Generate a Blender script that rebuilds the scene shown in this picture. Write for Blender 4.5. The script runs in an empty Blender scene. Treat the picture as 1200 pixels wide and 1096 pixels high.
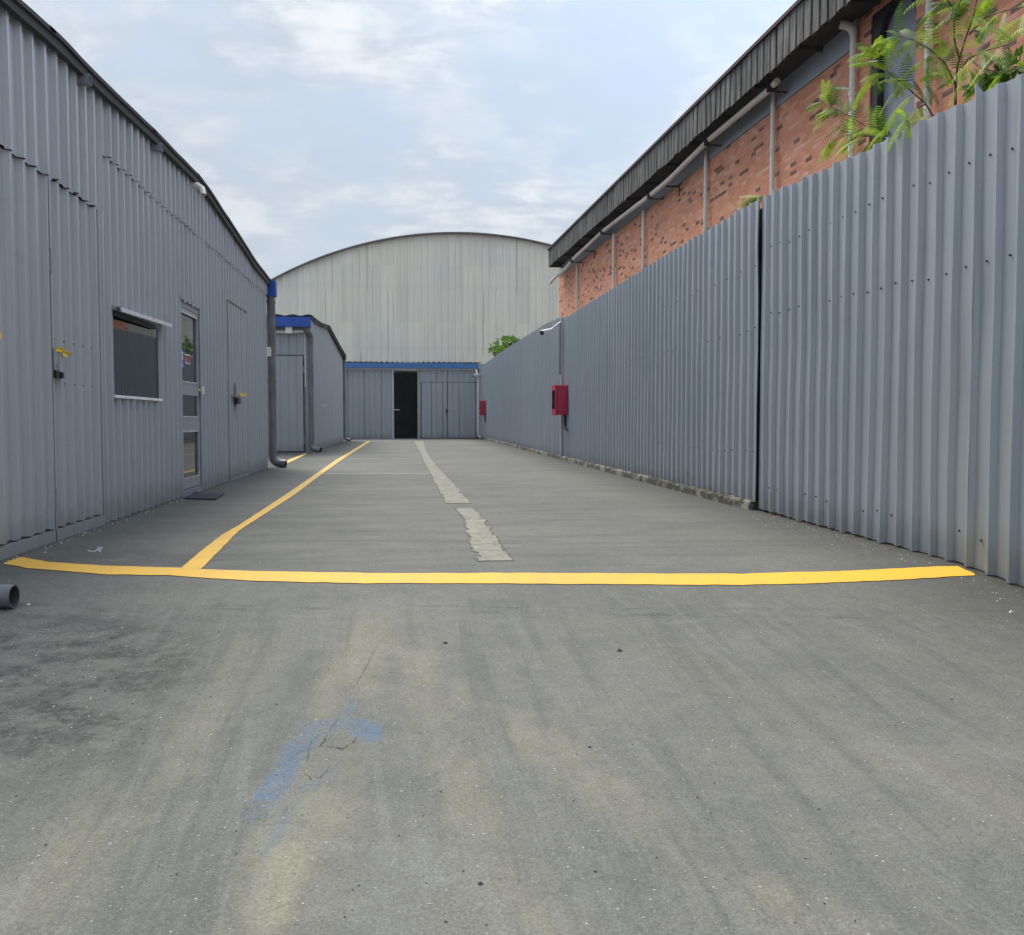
import bpy, bmesh, math, random
from mathutils import Vector, noise as mn
random.seed(7)
sc = bpy.context.scene
col = sc.collection
R_ = math.radians

# ------------------------------------------------------------ camera
FPX = 1150.0; CAMH = 0.95
PITCH = R_(2.8); YAW = math.atan(120 / 1150 * math.cos(PITCH))
cd = bpy.data.cameras.new('camera'); cam = bpy.data.objects.new('camera', cd); col.objects.link(cam)
cd.sensor_fit = 'HORIZONTAL'; cd.sensor_width = 36; cd.lens = 36 * FPX / 1200
cd.clip_start = 0.05; cd.clip_end = 6000
cam.location = (0, 0, CAMH); cam.rotation_euler = (math.pi / 2 - PITCH, 0, -YAW)
sc.camera = cam

# survey helpers: turn a measured sight line into a world position on a real wall or on the ground
cp, sp_, ct, st = math.cos(YAW), math.sin(YAW), math.cos(PITCH), math.sin(PITCH)
FW = (sp_ * ct, cp * ct, -st); RT = (cp, -sp_, 0); UP = (sp_ * st, cp * st, ct)
def ray(px, py):
    a = (px - 600) / FPX; b = (548 - py) / FPX
    return Vector([RT[i] * a + UP[i] * b + FW[i] for i in range(3)])
def on_x(px, py, X):
    d = ray(px, py); t = X / d.x; return Vector((X, d.y * t, CAMH + d.z * t))
def on_y(px, py, Y):
    d = ray(px, py); t = Y / d.y; return Vector((d.x * t, Y, CAMH + d.z * t))
def gz(x, y):
    if y > 9: return 0.0
    k = 0.16
    v = (6.05 - y) / k
    s = k * (v if v > 30 else math.log(1 + math.exp(v)))
    z = -0.08 * s
    return -0.34 * math.tanh(-z / 0.34) if z < 0 else z
def on_g(px, py, dz=0.0):
    z = 0.0
    d = ray(px, py)
    for _ in range(25):
        t = (z - CAMH) / d.z; x, y = d.x * t, d.y * t
        z = 0.5 * z + 0.5 * gz(x, y)
    return Vector((x, y, gz(x, y) + dz))

# ------------------------------------------------------------ mesh builder
class MB:
    def __init__(s): s.v = []; s.f = []; s.m = []
    def quad(s, pts, m=0):
        b = len(s.v); s.v += [tuple(p) for p in pts]; s.f.append(tuple(range(b, b + len(pts)))); s.m.append(m)
    def box(s, x0, x1, y0, y1, z0, z1, m=0):
        b = len(s.v)
        s.v += [(x0,y0,z0),(x1,y0,z0),(x1,y1,z0),(x0,y1,z0),(x0,y0,z1),(x1,y0,z1),(x1,y1,z1),(x0,y1,z1)]
        for f in ((0,3,2,1),(4,5,6,7),(0,1,5,4),(1,2,6,5),(2,3,7,6),(3,0,4,7)):
            s.f.append(tuple(b + i for i in f)); s.m.append(m)
        return s
    def tube(s, path, r, n=12, m=0, cap=True):
        path = [Vector(p) for p in path]
        rs = r if isinstance(r, (list, tuple)) else [r] * len(path)
        b = len(s.v); prev = None
        for i, p in enumerate(path):
            t = (path[min(i + 1, len(path) - 1)] - path[max(i - 1, 0)]).normalized()
            if prev is None:
                a = Vector((0, 0, 1)) if abs(t.z) < 0.9 else Vector((1, 0, 0))
                u = t.cross(a).normalized()
            else:
                u = (prev - t * prev.dot(t)).normalized()
            prev = u; w = t.cross(u)
            for k in range(n):
                an = 2 * math.pi * k / n
                q = p + (u * math.cos(an) + w * math.sin(an)) * rs[i]
                s.v.append(tuple(q))
        for i in range(len(path) - 1):
            for k in range(n):
                a0 = b + i * n + k; a1 = b + i * n + (k + 1) % n
                s.f.append((a0, a1, a1 + n, a0 + n)); s.m.append(m)
        if cap:
            s.f.append(tuple(b + k for k in reversed(range(n)))); s.m.append(m)
            e = b + (len(path) - 1) * n
            s.f.append(tuple(e + k for k in range(n))); s.m.append(m)
        return s
    def pipe(s, path, r, wall=0.006, n=16, m=0, m2=None):
        """hollow pipe open at its last point"""
        s.tube(path, r, n, m, cap=False)
        inner = len(s.v)
        s.tube(path, r - wall, n, m if m2 is None else m2, cap=False)
        cnt = len(path) * n
        o = inner - n; i2 = inner + cnt - n
        for k in range(n):
            s.f.append((o + k, o + (k + 1) % n, i2 + (k + 1) % n, i2 + k)); s.m.append(m)
        return s
    def build(s, name, mats, parent=None, smooth=False, weld=False, solid=0, bevel=0):
        me = bpy.data.meshes.new(name)
        o3 = parent_loc(parent)
        me.from_pydata([(a - o3[0], b - o3[1], c - o3[2]) for a, b, c in s.v], [], s.f)
        if not isinstance(mats, (list, tuple)): mats = [mats]
        for mt in mats: me.materials.append(mt)
        me.polygons.foreach_set('material_index', s.m)
        if smooth:
            me.polygons.foreach_set('use_smooth', [True] * len(s.f))
        if weld:
            bm = bmesh.new(); bm.from_mesh(me); bmesh.ops.remove_doubles(bm, verts=bm.verts, dist=0.0004); bm.to_mesh(me); bm.free()
        me.update()
        o = bpy.data.objects.new(name, me); col.objects.link(o)
        if parent is not None: o.parent = parent
        if solid:
            md = o.modifiers.new('thickness', 'SOLIDIFY'); md.thickness = solid; md.offset = -1
        if bevel:
            md = o.modifiers.new('bevel', 'BEVEL'); md.width = bevel; md.segments = 2; md.limit_method = 'ANGLE'
        if smooth and bevel == 0:
            try:
                md = o.modifiers.new('es', 'EDGE_SPLIT'); md.split_angle = R_(40)
            except Exception: pass
        return o
def parent_loc(p):
    t = Vector((0, 0, 0))
    while p is not None: t += p.location; p = p.parent
    return t
def thing(name, label, cat, loc, group=None):
    o = bpy.data.objects.new(name, None); col.objects.link(o); o.location = loc
    o.empty_display_size = 0.2
    return tag(o, label, cat, group)
def tag(o, label=None, cat=None, group=None, kind=None):
    if label: o['label'] = label
    if cat: o['category'] = cat
    if group: o['group'] = group
    if kind: o['kind'] = kind
    return o
def copy_tree(o, parent=None):
    c = o.copy(); col.objects.link(c); c.parent = parent
    for ch in list(o.children): copy_tree(ch, c)
    return c
def arc_path(p0, p1, p2, n=6):
    """quadratic bend"""
    p0, p1, p2 = Vector(p0), Vector(p1), Vector(p2)
    return [p0 * (1 - t) ** 2 + p1 * 2 * t * (1 - t) + p2 * t * t for t in [i / n for i in range(n + 1)]]
def interp(pts, x):
    if x <= pts[0][0]: return pts[0][1]
    for a, b in zip(pts, pts[1:]):
        if x <= b[0]: return a[1] + (b[1] - a[1]) * (x - a[0]) / (b[0] - a[0])
    return pts[-1][1]

# ------------------------------------------------------------ material helper
class NT:
    def __init__(s, tree): s.t = tree; s.n = tree.nodes; s.l = tree.links
    def node(s, kind, **kw):
        n = s.n.new(kind)
        for k, v in kw.items(): setattr(n, k, v)
        return n
    def put(s, sock, v):
        if isinstance(v, bpy.types.NodeSocket): s.l.new(v, sock)
        elif isinstance(v, (int, float)):
            try: sock.default_value = v
            except Exception: sock.default_value = (v, v, v) if len(sock.default_value) == 3 else (v, v, v, 1)
        else:
            v = tuple(v)
            if len(sock.default_value) == 4 and len(v) == 3: v = v + (1,)
            sock.default_value = v
    def m(s, op, a, b=None, c=None, clamp=False):
        n = s.node('ShaderNodeMath', operation=op, use_clamp=clamp)
        s.put(n.inputs[0], a)
        if b is not None: s.put(n.inputs[1], b)
        if c is not None: s.put(n.inputs[2], c)
        return n.outputs[0]
    def pos(s):
        return s.node('ShaderNodeNewGeometry').outputs['Position']
    def sep(s, v):
        n = s.node('ShaderNodeSeparateXYZ'); s.put(n.inputs[0], v); return n.outputs
    def comb(s, x, y, z):
        n = s.node('ShaderNodeCombineXYZ'); s.put(n.inputs[0], x); s.put(n.inputs[1], y); s.put(n.inputs[2], z); return n.outputs[0]
    def scale(s, v, k):
        n = s.node('ShaderNodeVectorMath', operation='MULTIPLY'); s.put(n.inputs[0], v); s.put(n.inputs[1], k); return n.outputs[0]
    def noise(s, v, sc_, det=4, rough=0.55, dist=0.0):
        n = s.node('ShaderNodeTexNoise'); s.put(n.inputs['Vector'], v); n.inputs['Scale'].default_value = sc_
        n.inputs['Detail'].default_value = det; n.inputs['Roughness'].default_value = rough; n.inputs['Distortion'].default_value = dist
        return n.outputs['Fac']
    def ramp(s, f, lo, hi, a=0.0, b=1.0):
        n = s.node('ShaderNodeMapRange', clamp=True); n.interpolation_type = 'SMOOTHSTEP'
        s.put(n.inputs['Value'], f)
        n.inputs['From Min'].default_value = lo; n.inputs['From Max'].default_value = hi
        n.inputs['To Min'].default_value = a; n.inputs['To Max'].default_value = b
        return n.outputs['Result']
    def mix(s, f, a, b, mode='MIX'):
        n = s.node('ShaderNodeMix', data_type='RGBA', blend_type=mode)
        s.put(n.inputs[0], f); s.put(n.inputs[6], a); s.put(n.inputs[7], b); return n.outputs[2]
    def bump(s, h, strength=0.3, dist=0.01):
        n = s.node('ShaderNodeBump'); s.put(n.inputs['Height'], h); n.inputs['Strength'].default_value = strength; n.inputs['Distance'].default_value = dist
        return n.outputs[0]
def new_mat(name):
    m = bpy.data.materials.new(name); m.use_nodes = True
    nt = NT(m.node_tree); b = m.node_tree.nodes['Principled BSDF']
    return m, nt, b
def plain(name, c, rough=0.5, metal=0.0, var=0.15, sc_=6.0, spec=0.5):
    m, t, b = new_mat(name)
    p = t.pos(); n1 = t.noise(p, sc_, 5); n2 = t.noise(p, sc_ * 9, 3)
    f = t.m('ADD', t.m('MULTIPLY', n1, 0.7), t.m('MULTIPLY', n2, 0.3))
    cc = t.mix(t.ramp(f, 0.3, 0.7), [q * (1 - var) for q in c], [min(1, q * (1 + var)) for q in c])
    t.put(b.inputs['Base Color'], cc)
    t.put(b.inputs['Roughness'], t.ramp(n1, 0.3, 0.7, max(0.02, rough - 0.07), min(1, rough + 0.07)))
    b.inputs['Metallic'].default_value = metal; b.inputs['Specular IOR Level'].default_value = spec
    return m

def painted_metal(name, c, dirt_z=0.5, rough=0.36, tint=(1.05, 0.97, 1.03), axis='y'):
    m, t, b = new_mat(name)
    p = t.pos(); X, Y, Z = t.sep(p)
    long = X if axis == 'x' else Y
    # every sheet and pan has a slightly different tone
    sheet = t.node('ShaderNodeTexWhiteNoise', noise_dimensions='2D')
    t.put(sheet.inputs['Vector'], t.comb(t.m('FLOOR', t.m('DIVIDE', long, 0.92)), t.m('FLOOR', t.m('DIVIDE', Z, 1.9)), 0))
    streak = t.noise(t.comb(t.m('MULTIPLY', X, 14), t.m('MULTIPLY', Y, 14), t.m('MULTIPLY', Z, 0.55)), 1.0, 6, 0.65)
    blot = t.noise(p, 0.9, 5, 0.6)
    fine = t.noise(p, 55, 3, 0.6)
    c0 = t.mix(t.ramp(blot, 0.36, 0.66), c, [c[i] * tint[i] * 1.04 for i in range(3)])
    c1 = t.mix(t.m('MULTIPLY', t.ramp(streak, 0.47, 0.75), 0.42), c0, [q * 0.66 for q in c])
    c1 = t.mix(t.m('MULTIPLY', t.ramp(streak, 0.47, 0.25), 0.3), c1, [q * 1.3 for q in c])
    c1 = t.mix(t.m('MULTIPLY', sheet.outputs['Value'], 0.22), c1, [q * 0.8 for q in c])
    # horizontal scuffs where things brush the sheets
    scuff = t.m('MULTIPLY', t.ramp(t.noise(t.comb(X, t.m('MULTIPLY', Y, 1.2), t.m('MULTIPLY', Z, 4.0)), 1.1, 5, 0.7), 0.56, 0.72), 0.28)
    c1 = t.mix(scuff, c1, (c[0] * 0.72, c[1] * 0.66, c[2] * 0.66))
    # splashed dirt at the foot
    d = t.m('ADD', Z, t.m('MULTIPLY', t.noise(p, 5, 4), -0.35))
    dirt = t.m('MULTIPLY', t.ramp(d, 0.16, -0.16), dirt_z)
    c1 = t.mix(dirt, c1, (0.16, 0.155, 0.14))
    c1 = t.mix(t.m('MULTIPLY', t.ramp(fine, 0.66, 0.75), 0.35), c1, (0.12, 0.12, 0.12))
    t.put(b.inputs['Base Color'], c1)
    b.inputs['Specular IOR Level'].default_value = 0.9; b.inputs['Metallic'].default_value = 0.08
    t.put(b.inputs['Roughness'], t.ramp(streak, 0.3, 0.7, rough - 0.08, rough + 0.14))
    t.put(b.inputs['Normal'], t.bump(t.m('ADD', t.m('MULTIPLY', blot, 1.0), t.m('MULTIPLY', streak, 0.12)), 0.35, 0.02))
    return m

M = {}
M['grey_l'] = painted_metal('grey paint left', (0.345, 0.372, 0.405), tint=(1.03, 0.99, 1.02))
M['grey_r'] = painted_metal('grey paint right', (0.325, 0.362, 0.390), tint=(1.04, 0.985, 1.01))
M['grey_far'] = painted_metal('grey paint far', (0.31, 0.345, 0.365), axis='x')
M['grey_flat'] = plain('grey paint flat', (0.22, 0.235, 0.27), 0.5)
M['seam'] = plain('black gap', (0.012, 0.012, 0.014), 0.9)
M['screw'] = plain('screw head', (0.05, 0.05, 0.055), 0.5, 0.5)
M['alu'] = plain('aluminium trim', (0.55, 0.57, 0.60), 0.4, 0.3)
M['white'] = plain('white trim', (0.75, 0.76, 0.76), 0.5)
M['blue'] = plain('blue enamel', (0.012, 0.075, 0.36), 0.4, var=0.3, sc_=3)
M['blue_far'] = plain('faded blue enamel', (0.045, 0.16, 0.38), 0.5, var=0.2, sc_=2)
M['pvc'] = plain('grey pvc', (0.13, 0.13, 0.145), 0.45, var=0.3, sc_=3)
M['pvc_w'] = plain('pale pvc', (0.80, 0.78, 0.71), 0.5, var=0.12, sc_=2)
M['roof_dark'] = plain('weathered roof sheet', (0.035, 0.033, 0.033), 0.8, var=0.4, sc_=4)
M['red'] = plain('red enamel', (0.36, 0.006, 0.035), 0.38, var=0.12, sc_=3)
M['black'] = plain('black plastic', (0.012, 0.012, 0.014), 0.5)
M['rubber'] = plain('rubber', (0.022, 0.022, 0.024), 0.85, var=0.4, sc_=30)
M['yellow_tag'] = plain('yellow tape', (0.85, 0.62, 0.02), 0.45)
M['lock'] = plain('padlock metal', (0.04, 0.04, 0.03), 0.4, 0.6)
M['cream'] = plain('cream plastic', (0.7, 0.68, 0.5), 0.4)

def glass_mat(name, c=(0.012, 0.014, 0.018), ior=1.5):
    m, t, b = new_mat(name)
    b.inputs['Base Color'].default_value = (*c, 1); b.inputs['Roughness'].default_value = 0.02
    b.inputs['IOR'].default_value = ior
    t.put(b.inputs['Normal'], t.bump(t.noise(t.pos(), 1.3, 2), 0.02, 0.01))
    return m
M['glass'] = glass_mat('tinted glass')
def film_mat():
    m, t, b = new_mat('grey window film')
    b.inputs['Base Color'].default_value = (0.26, 0.27, 0.33, 1); b.inputs['Roughness'].default_value = 0.35
    return m
M['film'] = film_mat()

def vault_mat():
    m, t, b = new_mat('white sheet cladding')
    p = t.pos(); X, Y, Z = t.sep(p)
    st1 = t.noise(t.comb(t.m('MULTIPLY', X, 3.0), Y, t.m('MULTIPLY', Z, 0.12)), 1.0, 6, 0.7)
    st2 = t.noise(t.comb(t.m('MULTIPLY', X, 10.0), Y, t.m('MULTIPLY', Z, 0.25)), 1.0, 4, 0.6)
    bl = t.noise(p, 0.22, 5, 0.6)
    wn = t.node('ShaderNodeTexWhiteNoise', noise_dimensions='2D')
    t.put(wn.inputs['Vector'], t.comb(t.m('FLOOR', t.m('DIVIDE', X, 0.74)), t.m('FLOOR', t.m('DIVIDE', Z, 3.1)), 0))
    c = t.mix(t.ramp(bl, 0.35, 0.65), (0.88, 0.85, 0.72), (0.84, 0.83, 0.74))
    c = t.mix(t.m('MULTIPLY', wn.outputs['Value'], 0.30), c, (0.56, 0.58, 0.55))
    c = t.mix(t.m('MULTIPLY', t.ramp(st1, 0.48, 0.72), 0.45), c, (0.52, 0.51, 0.44))
    c = t.mix(t.m('MULTIPLY', t.ramp(st2, 0.55, 0.75), 0.35), c, (0.36, 0.345, 0.30))
    rb = t.m('FRACT', t.m('ADD', t.m('DIVIDE', X, 0.37), t.m('MULTIPLY', t.noise(t.comb(X, Y, 0), 0.4, 1), 0.0)))
    # grey-green run-off below the horizontal laps
    for zz in (4.6, 7.9):
        lap = t.ramp(t.m('ABSOLUTE', t.m('SUBTRACT', t.m('SUBTRACT', Z, zz), t.m('MULTIPLY', st1, 0.5))), 0.22, 0.0)
        c = t.mix(t.m('MULTIPLY', lap, 0.05), c, (0.30, 0.31, 0.29))
    ru = t.ramp(t.noise(t.comb(t.m('MULTIPLY', X, 1.2), Y, t.m('MULTIPLY', Z, 0.35)), 1.0, 5, 0.7), 0.66, 0.76)
    c = t.mix(t.m('MULTIPLY', ru, 0.35), c, (0.42, 0.26, 0.13))
    t.put(b.inputs['Base Color'], c); b.inputs['Roughness'].default_value = 0.6
    return m
M['vault'] = vault_mat()

def brick_mat():
    m, t, b = new_mat('pink red brick')
    p = t.pos(); X, Y, Z = t.sep(p)
    bw, bh = 0.215, 0.064
    zz = t.m('DIVIDE', Z, bh); row = t.m('FLOOR', zz)
    off = t.m('MULTIPLY', t.m('MODULO', t.m('ADD', row, 100), 2.0), 0.5)
    yy = t.m('ADD', t.m('DIVIDE', Y, bw), off); cl = t.m('FLOOR', yy)
    fz = t.m('FRACT', zz); fy = t.m('FRACT', yy)
    ez = t.m('MINIMUM', fz, t.m('SUBTRACT', 1.0, fz)); ey = t.m('MINIMUM', fy, t.m('SUBTRACT', 1.0, fy))
    mort = t.m('MAXIMUM', t.ramp(ez, 0.10, 0.04), t.ramp(ey, 0.035, 0.012))
    wn = t.node('ShaderNodeTexWhiteNoise', noise_dimensions='2D'); t.put(wn.inputs['Vector'], t.comb(cl, row, 0)); v = wn.outputs['Value']
    wn2 = t.node('ShaderNodeTexWhiteNoise', noise_dimensions='2D'); t.put(wn2.inputs['Vector'], t.comb(t.m('ADD', cl, 37.3), row, 0)); v2 = wn2.outputs['Value']
    c = t.mix(v2, (0.66, 0.26, 0.14), (0.82, 0.38, 0.235))
    c = t.mix(t.m('MULTIPLY', t.ramp(v2, 0.8, 1.0), 0.6), c, (0.80, 0.48, 0.36))
    clus = t.noise(t.comb(0, t.m('MULTIPLY', cl, 0.55), t.m('MULTIPLY', row, 0.35)), 1.0, 2)
    thr = t.m('ADD', 0.02, t.m('MULTIPLY', t.ramp(clus, 0.42, 0.68), 0.22))
    dark = t.m('LESS_THAN', v, thr)
    c = t.mix(t.m('MULTIPLY', dark, 0.85), c, (0.10, 0.06, 0.055))
    c = t.mix(t.m('MULTIPLY', t.ramp(t.noise(p, 1.4, 5, 0.65), 0.45, 0.7), 0.3), c, (0.66, 0.40, 0.30))
    c = t.mix(t.m('MULTIPLY', t.ramp(t.noise(p, 40, 3), 0.55, 0.7), 0.25), c, (0.2, 0.1, 0.08))
    c = t.mix(t.m('MULTIPLY', mort, 0.55), c, (0.50, 0.30, 0.22))
    t.put(b.inputs['Base Color'], c); b.inputs['Roughness'].default_value = 0.9
    t.put(b.inputs['Normal'], t.bump(t.m('SUBTRACT', t.m('MULTIPLY', t.noise(p, 60, 3), 0.3), mort), 0.6, 0.008))
    return m
M['brick'] = brick_mat()

def fascia_mat():
    m, t, b = new_mat('weathered fascia sheet')
    p = t.pos(); X, Y, Z = t.sep(p)
    st1 = t.noise(t.comb(X, t.m('MULTIPLY', Y, 9.0), t.m('MULTIPLY', Z, 1.0)), 1.0, 6, 0.7)
    bl = t.noise(p, 0.8, 4)
    c = t.mix(t.ramp(st1, 0.36, 0.62), (0.03, 0.028, 0.026), (0.19, 0.18, 0.165))
    c = t.mix(t.m('MULTIPLY', t.ramp(bl, 0.35, 0.65), 0.5), c, (0.05, 0.048, 0.044))
    top = t.ramp(Z, 6.3, 6.66)
    t.put(b.inputs['Base Color'], c); b.inputs['Roughness'].default_value = 0.75
    return m
M['fascia'] = fascia_mat()
M['fascia_cap'] = plain('rusty brown cap', (0.06, 0.03, 0.026), 0.8, var=0.5, sc_=5)
M['soffit'] = plain('dark soffit board', (0.045, 0.042, 0.038), 0.9, var=0.5, sc_=3)  # evenly dark colour for the eaves underside and brackets
M['band'] = plain('grey blue render', (0.33, 0.37, 0.41), 0.8, var=0.12, sc_=1.5)

def yellow_mat():
    m, t, b = new_mat('yellow road paint')
    p = t.pos()
    n = t.noise(p, 3.0, 6, 0.7); f = t.noise(p, 70, 4, 0.7)
    X, Y, Z = t.sep(p)
    fade = t.ramp(Y, 6.6, 13.0)
    c = t.mix(t.ramp(n, 0.35, 0.7), (0.72, 0.405, 0.028), (0.64, 0.365, 0.045))
    c = t.mix(t.m('MULTIPLY', t.ramp(X, 0.8, 2.6), 0.55), c, (0.80, 0.465, 0.003))
    c = t.mix(t.m('MULTIPLY', fade, 0.5), c, (0.46, 0.32, 0.09))
    c = t.mix(t.m('MULTIPLY', t.ramp(f, 0.60, 0.72), 0.28), c, (0.32, 0.25, 0.13))
    c = t.mix(t.m('MULTIPLY', t.ramp(t.noise(p, 9.0, 6, 0.75), 0.60, 0.72), 0.7), c, (0.25, 0.21, 0.14))
    rub = t.noise(t.comb(t.m('MULTIPLY', X, 3.5), t.m('MULTIPLY', Y, 0.8), Z), 1.0, 6, 0.75)
    c = t.mix(t.m('MULTIPLY', t.ramp(rub, 0.50, 0.66), 0.30), c, (0.34, 0.25, 0.09))
    c = t.mix(t.m('MULTIPLY', t.ramp(t.noise(p, 28.0, 5, 0.8), 0.61, 0.66), 0.8), c, (0.16, 0.15, 0.12))
    t.put(b.inputs['Base Color'], c); b.inputs['Roughness'].default_value = 0.7
    t.put(b.inputs['Normal'], t.bump(f, 0.5, 0.004))
    return m
M['yellow'] = yellow_mat()

def asphalt_mat():
    m, t, b = new_mat('worn yard surface')
    p = t.pos(); X, Y, Z = t.sep(p)
    NC = {}
    def blob(cx, cy, rx, ry, rot=0.0, wob=0.35, sc_=3.0):
        dx = t.m('SUBTRACT', X, cx); dy = t.m('SUBTRACT', Y, cy)
        c, s_ = math.cos(rot), math.sin(rot)
        u = t.m('ADD', t.m('MULTIPLY', dx, c), t.m('MULTIPLY', dy, s_))
        v = t.m('SUBTRACT', t.m('MULTIPLY', dy, c), t.m('MULTIPLY', dx, s_))
        r = t.m('SQRT', t.m('ADD', t.m('POWER', t.m('ABSOLUTE', t.m('DIVIDE', u, rx)), 2.0), t.m('POWER', t.m('ABSOLUTE', t.m('DIVIDE', v, ry)), 2.0)))
        key = min((2.2, 5, 9), key=lambda q: abs(q - sc_))
        if key not in NC: NC[key] = t.noise(p, key, 5, 0.7)
        n = NC[key]
        return t.m('ADD', r, t.m('MULTIPLY', t.m('SUBTRACT', n, 0.5), wob * 4))
    big = t.noise(p, 0.35, 5, 0.6)
    mid = t.noise(p, 2.2, 6, 0.65)
    grit = t.noise(p, 95, 3, 0.7)
    fine = t.noise(p, 190, 3, 0.7)
    gr2 = gr2a = t.noise(p, 23, 4, 0.75)
    grime = t.noise(t.comb(t.m('MULTIPLY', X, 0.9), t.m('MULTIPLY', Y, 1.0), Z), 5.0, 5, 0.75)
    c = t.mix(t.ramp(big, 0.3, 0.7), (0.136, 0.134, 0.117), (0.176, 0.172, 0.150))
    c = t.mix(t.m('MULTIPLY', t.ramp(mid, 0.45, 0.72), 0.5), c, (0.108, 0.110, 0.102))
    c = t.mix(t.m('MULTIPLY', t.ramp(mid, 0.45, 0.25), 0.4), c, (0.215, 0.214, 0.196))
    # wheel tracks with pale khaki dust, along the drive in front of the line
    near = t.ramp(Y, 5.4, 4.3)
    tn = t.ramp(t.noise(t.comb(t.m('MULTIPLY', X, 3.0), Y, Z), 0.9, 5, 0.6), 0.36, 0.62)
    for cx, w, sl, am in ((-0.33, 0.20, -0.05, 0.75), (-0.92, 0.26, -0.08, 0.55), (0.81, 0.17, 0.42, 0.55), (0.22, 0.18, 0.10, 0.45), (1.9, 0.30, 0.40, 0.2)):
        u = t.m('ABSOLUTE', t.m('SUBTRACT', t.m('SUBTRACT', X, cx), t.m('MULTIPLY', t.m('SUBTRACT', 2.5, Y), sl)))
        k = t.m('MULTIPLY', t.ramp(t.m('ADD', u, t.m('MULTIPLY', t.m('SUBTRACT', grime, 0.5), 0.3)), w, w * 0.2), near)
        k = t.m('MULTIPLY', k, tn)
        c = t.mix(t.m('MULTIPLY', k, am), c, (0.225, 0.212, 0.155))
    # pale dust spot just in front of the blue paint
    k = t.ramp(blob(-0.335, 2.52, 0.075, 0.30, -0.05, 0.25, 5), 1.15, 0.45)
    c = t.mix(t.m('MULTIPLY', k, 0.55), c, (0.270, 0.250, 0.180))
    k = t.ramp(blob(-0.21, 4.85, 0.14, 0.36, 0, 0.3, 3), 1.2, 0.3)
    c = t.mix(t.m('MULTIPLY', k, 0.35), c, (0.225, 0.205, 0.150))
    # rubber marks, stretched along the drive
    tyre = t.noise(t.comb(t.m('MULTIPLY', X, 7.0), t.m('MULTIPLY', Y, 0.35), Z), 1.0, 6, 0.7)
    c = t.mix(t.m('MULTIPLY', t.m('MULTIPLY', t.ramp(tyre, 0.50, 0.66), 0.42), t.ramp(Y, 7.0, 4.8)), c, (0.095, 0.096, 0.090))
    ty2 = t.noise(t.comb(t.m('ADD', t.m('MULTIPLY', X, 16.0), t.m('MULTIPLY', Y, 1.2)), t.m('MULTIPLY', Y, 0.5), Z), 1.0, 5, 0.7)
    c = t.mix(t.m('MULTIPLY', t.m('MULTIPLY', t.ramp(ty2, 0.53, 0.68), 0.30), t.ramp(Y, 7.0, 4.8)), c, (0.22, 0.218, 0.20))
    # cross-wise brushing on the slab behind the line
    br = t.noise(t.comb(t.m('MULTIPLY', X, 0.55), t.m('MULTIPLY', Y, 3.2), Z), 1.0, 7, 0.7)
    c = t.mix(t.m('MULTIPLY', t.m('MULTIPLY', t.ramp(br, 0.46, 0.62), 0.55), t.ramp(Y, 4.5, 7.5)), c, (0.105, 0.105, 0.095))
    c = t.mix(t.m('MULTIPLY', t.m('MULTIPLY', t.ramp(br, 0.44, 0.28), 0.35), t.ramp(Y, 4.5, 7.5)), c, (0.225, 0.222, 0.20))
    # grime at the wall feet and the loose dark patch on the left
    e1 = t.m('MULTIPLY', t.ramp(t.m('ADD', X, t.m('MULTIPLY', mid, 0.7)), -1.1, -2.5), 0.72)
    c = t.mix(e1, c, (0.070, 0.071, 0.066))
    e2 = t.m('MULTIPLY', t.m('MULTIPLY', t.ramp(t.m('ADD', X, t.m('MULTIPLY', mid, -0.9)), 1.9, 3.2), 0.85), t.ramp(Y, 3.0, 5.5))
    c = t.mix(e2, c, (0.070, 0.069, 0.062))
    k = t.m('MULTIPLY', t.ramp(blob(-1.60, 4.3, 0.65, 1.10, 0.25, 0.30, 2.2), 1.4, 0.5), t.ramp(grime, 0.36, 0.60))
    c = t.mix(t.m('MULTIPLY', k, t.ramp(t.m('ADD', t.m('MULTIPLY', gr2a, 0.6), t.m('MULTIPLY', grime, 0.4)), 0.38, 0.58, 0.25, 0.9)), c, (0.055, 0.054, 0.050))
    k = t.m('MULTIPLY', t.ramp(blob(-1.9, 6.9, 0.9, 0.9, 0.0, 0.30, 2.2), 1.2, 0.4), t.ramp(mid, 0.35, 0.6))
    c = t.mix(t.m('MULTIPLY', k, 0.5), c, (0.070, 0.071, 0.067))
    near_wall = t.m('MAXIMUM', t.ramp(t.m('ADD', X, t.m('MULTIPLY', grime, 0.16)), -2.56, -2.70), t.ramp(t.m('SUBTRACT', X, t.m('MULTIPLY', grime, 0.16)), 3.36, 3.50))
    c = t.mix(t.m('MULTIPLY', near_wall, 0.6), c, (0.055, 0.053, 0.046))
    # resurfacing joint across the drive and cold joints further up
    wob = t.m('MULTIPLY', t.m('SUBTRACT', t.noise(p, 1.3, 5), 0.5), 0.22)
    jm = t.ramp(t.noise(t.scale(p, (1.2, 2, 1)), 1.6, 5, 0.75), 0.46, 0.58)
    for yy, sl, w, am, cc in ((5.20, 0.13, 0.020, 0.5, (0.062, 0.062, 0.058)), (5.07, 0.12, 0.028, 0.28, (0.21, 0.21, 0.195)), (5.30, 0.10, 0.012, 0.35, (0.065, 0.065, 0.06))):
        d = t.m('ABSOLUTE', t.m('SUBTRACT', t.m('ADD', t.m('SUBTRACT', Y, yy), t.m('MULTIPLY', X, sl)), wob))
        kk = t.m('MULTIPLY', t.ramp(d, w * 1.8, w * 0.3), jm)
        c = t.mix(t.m('MULTIPLY', kk, am), c, cc)
    crackm = None
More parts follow.
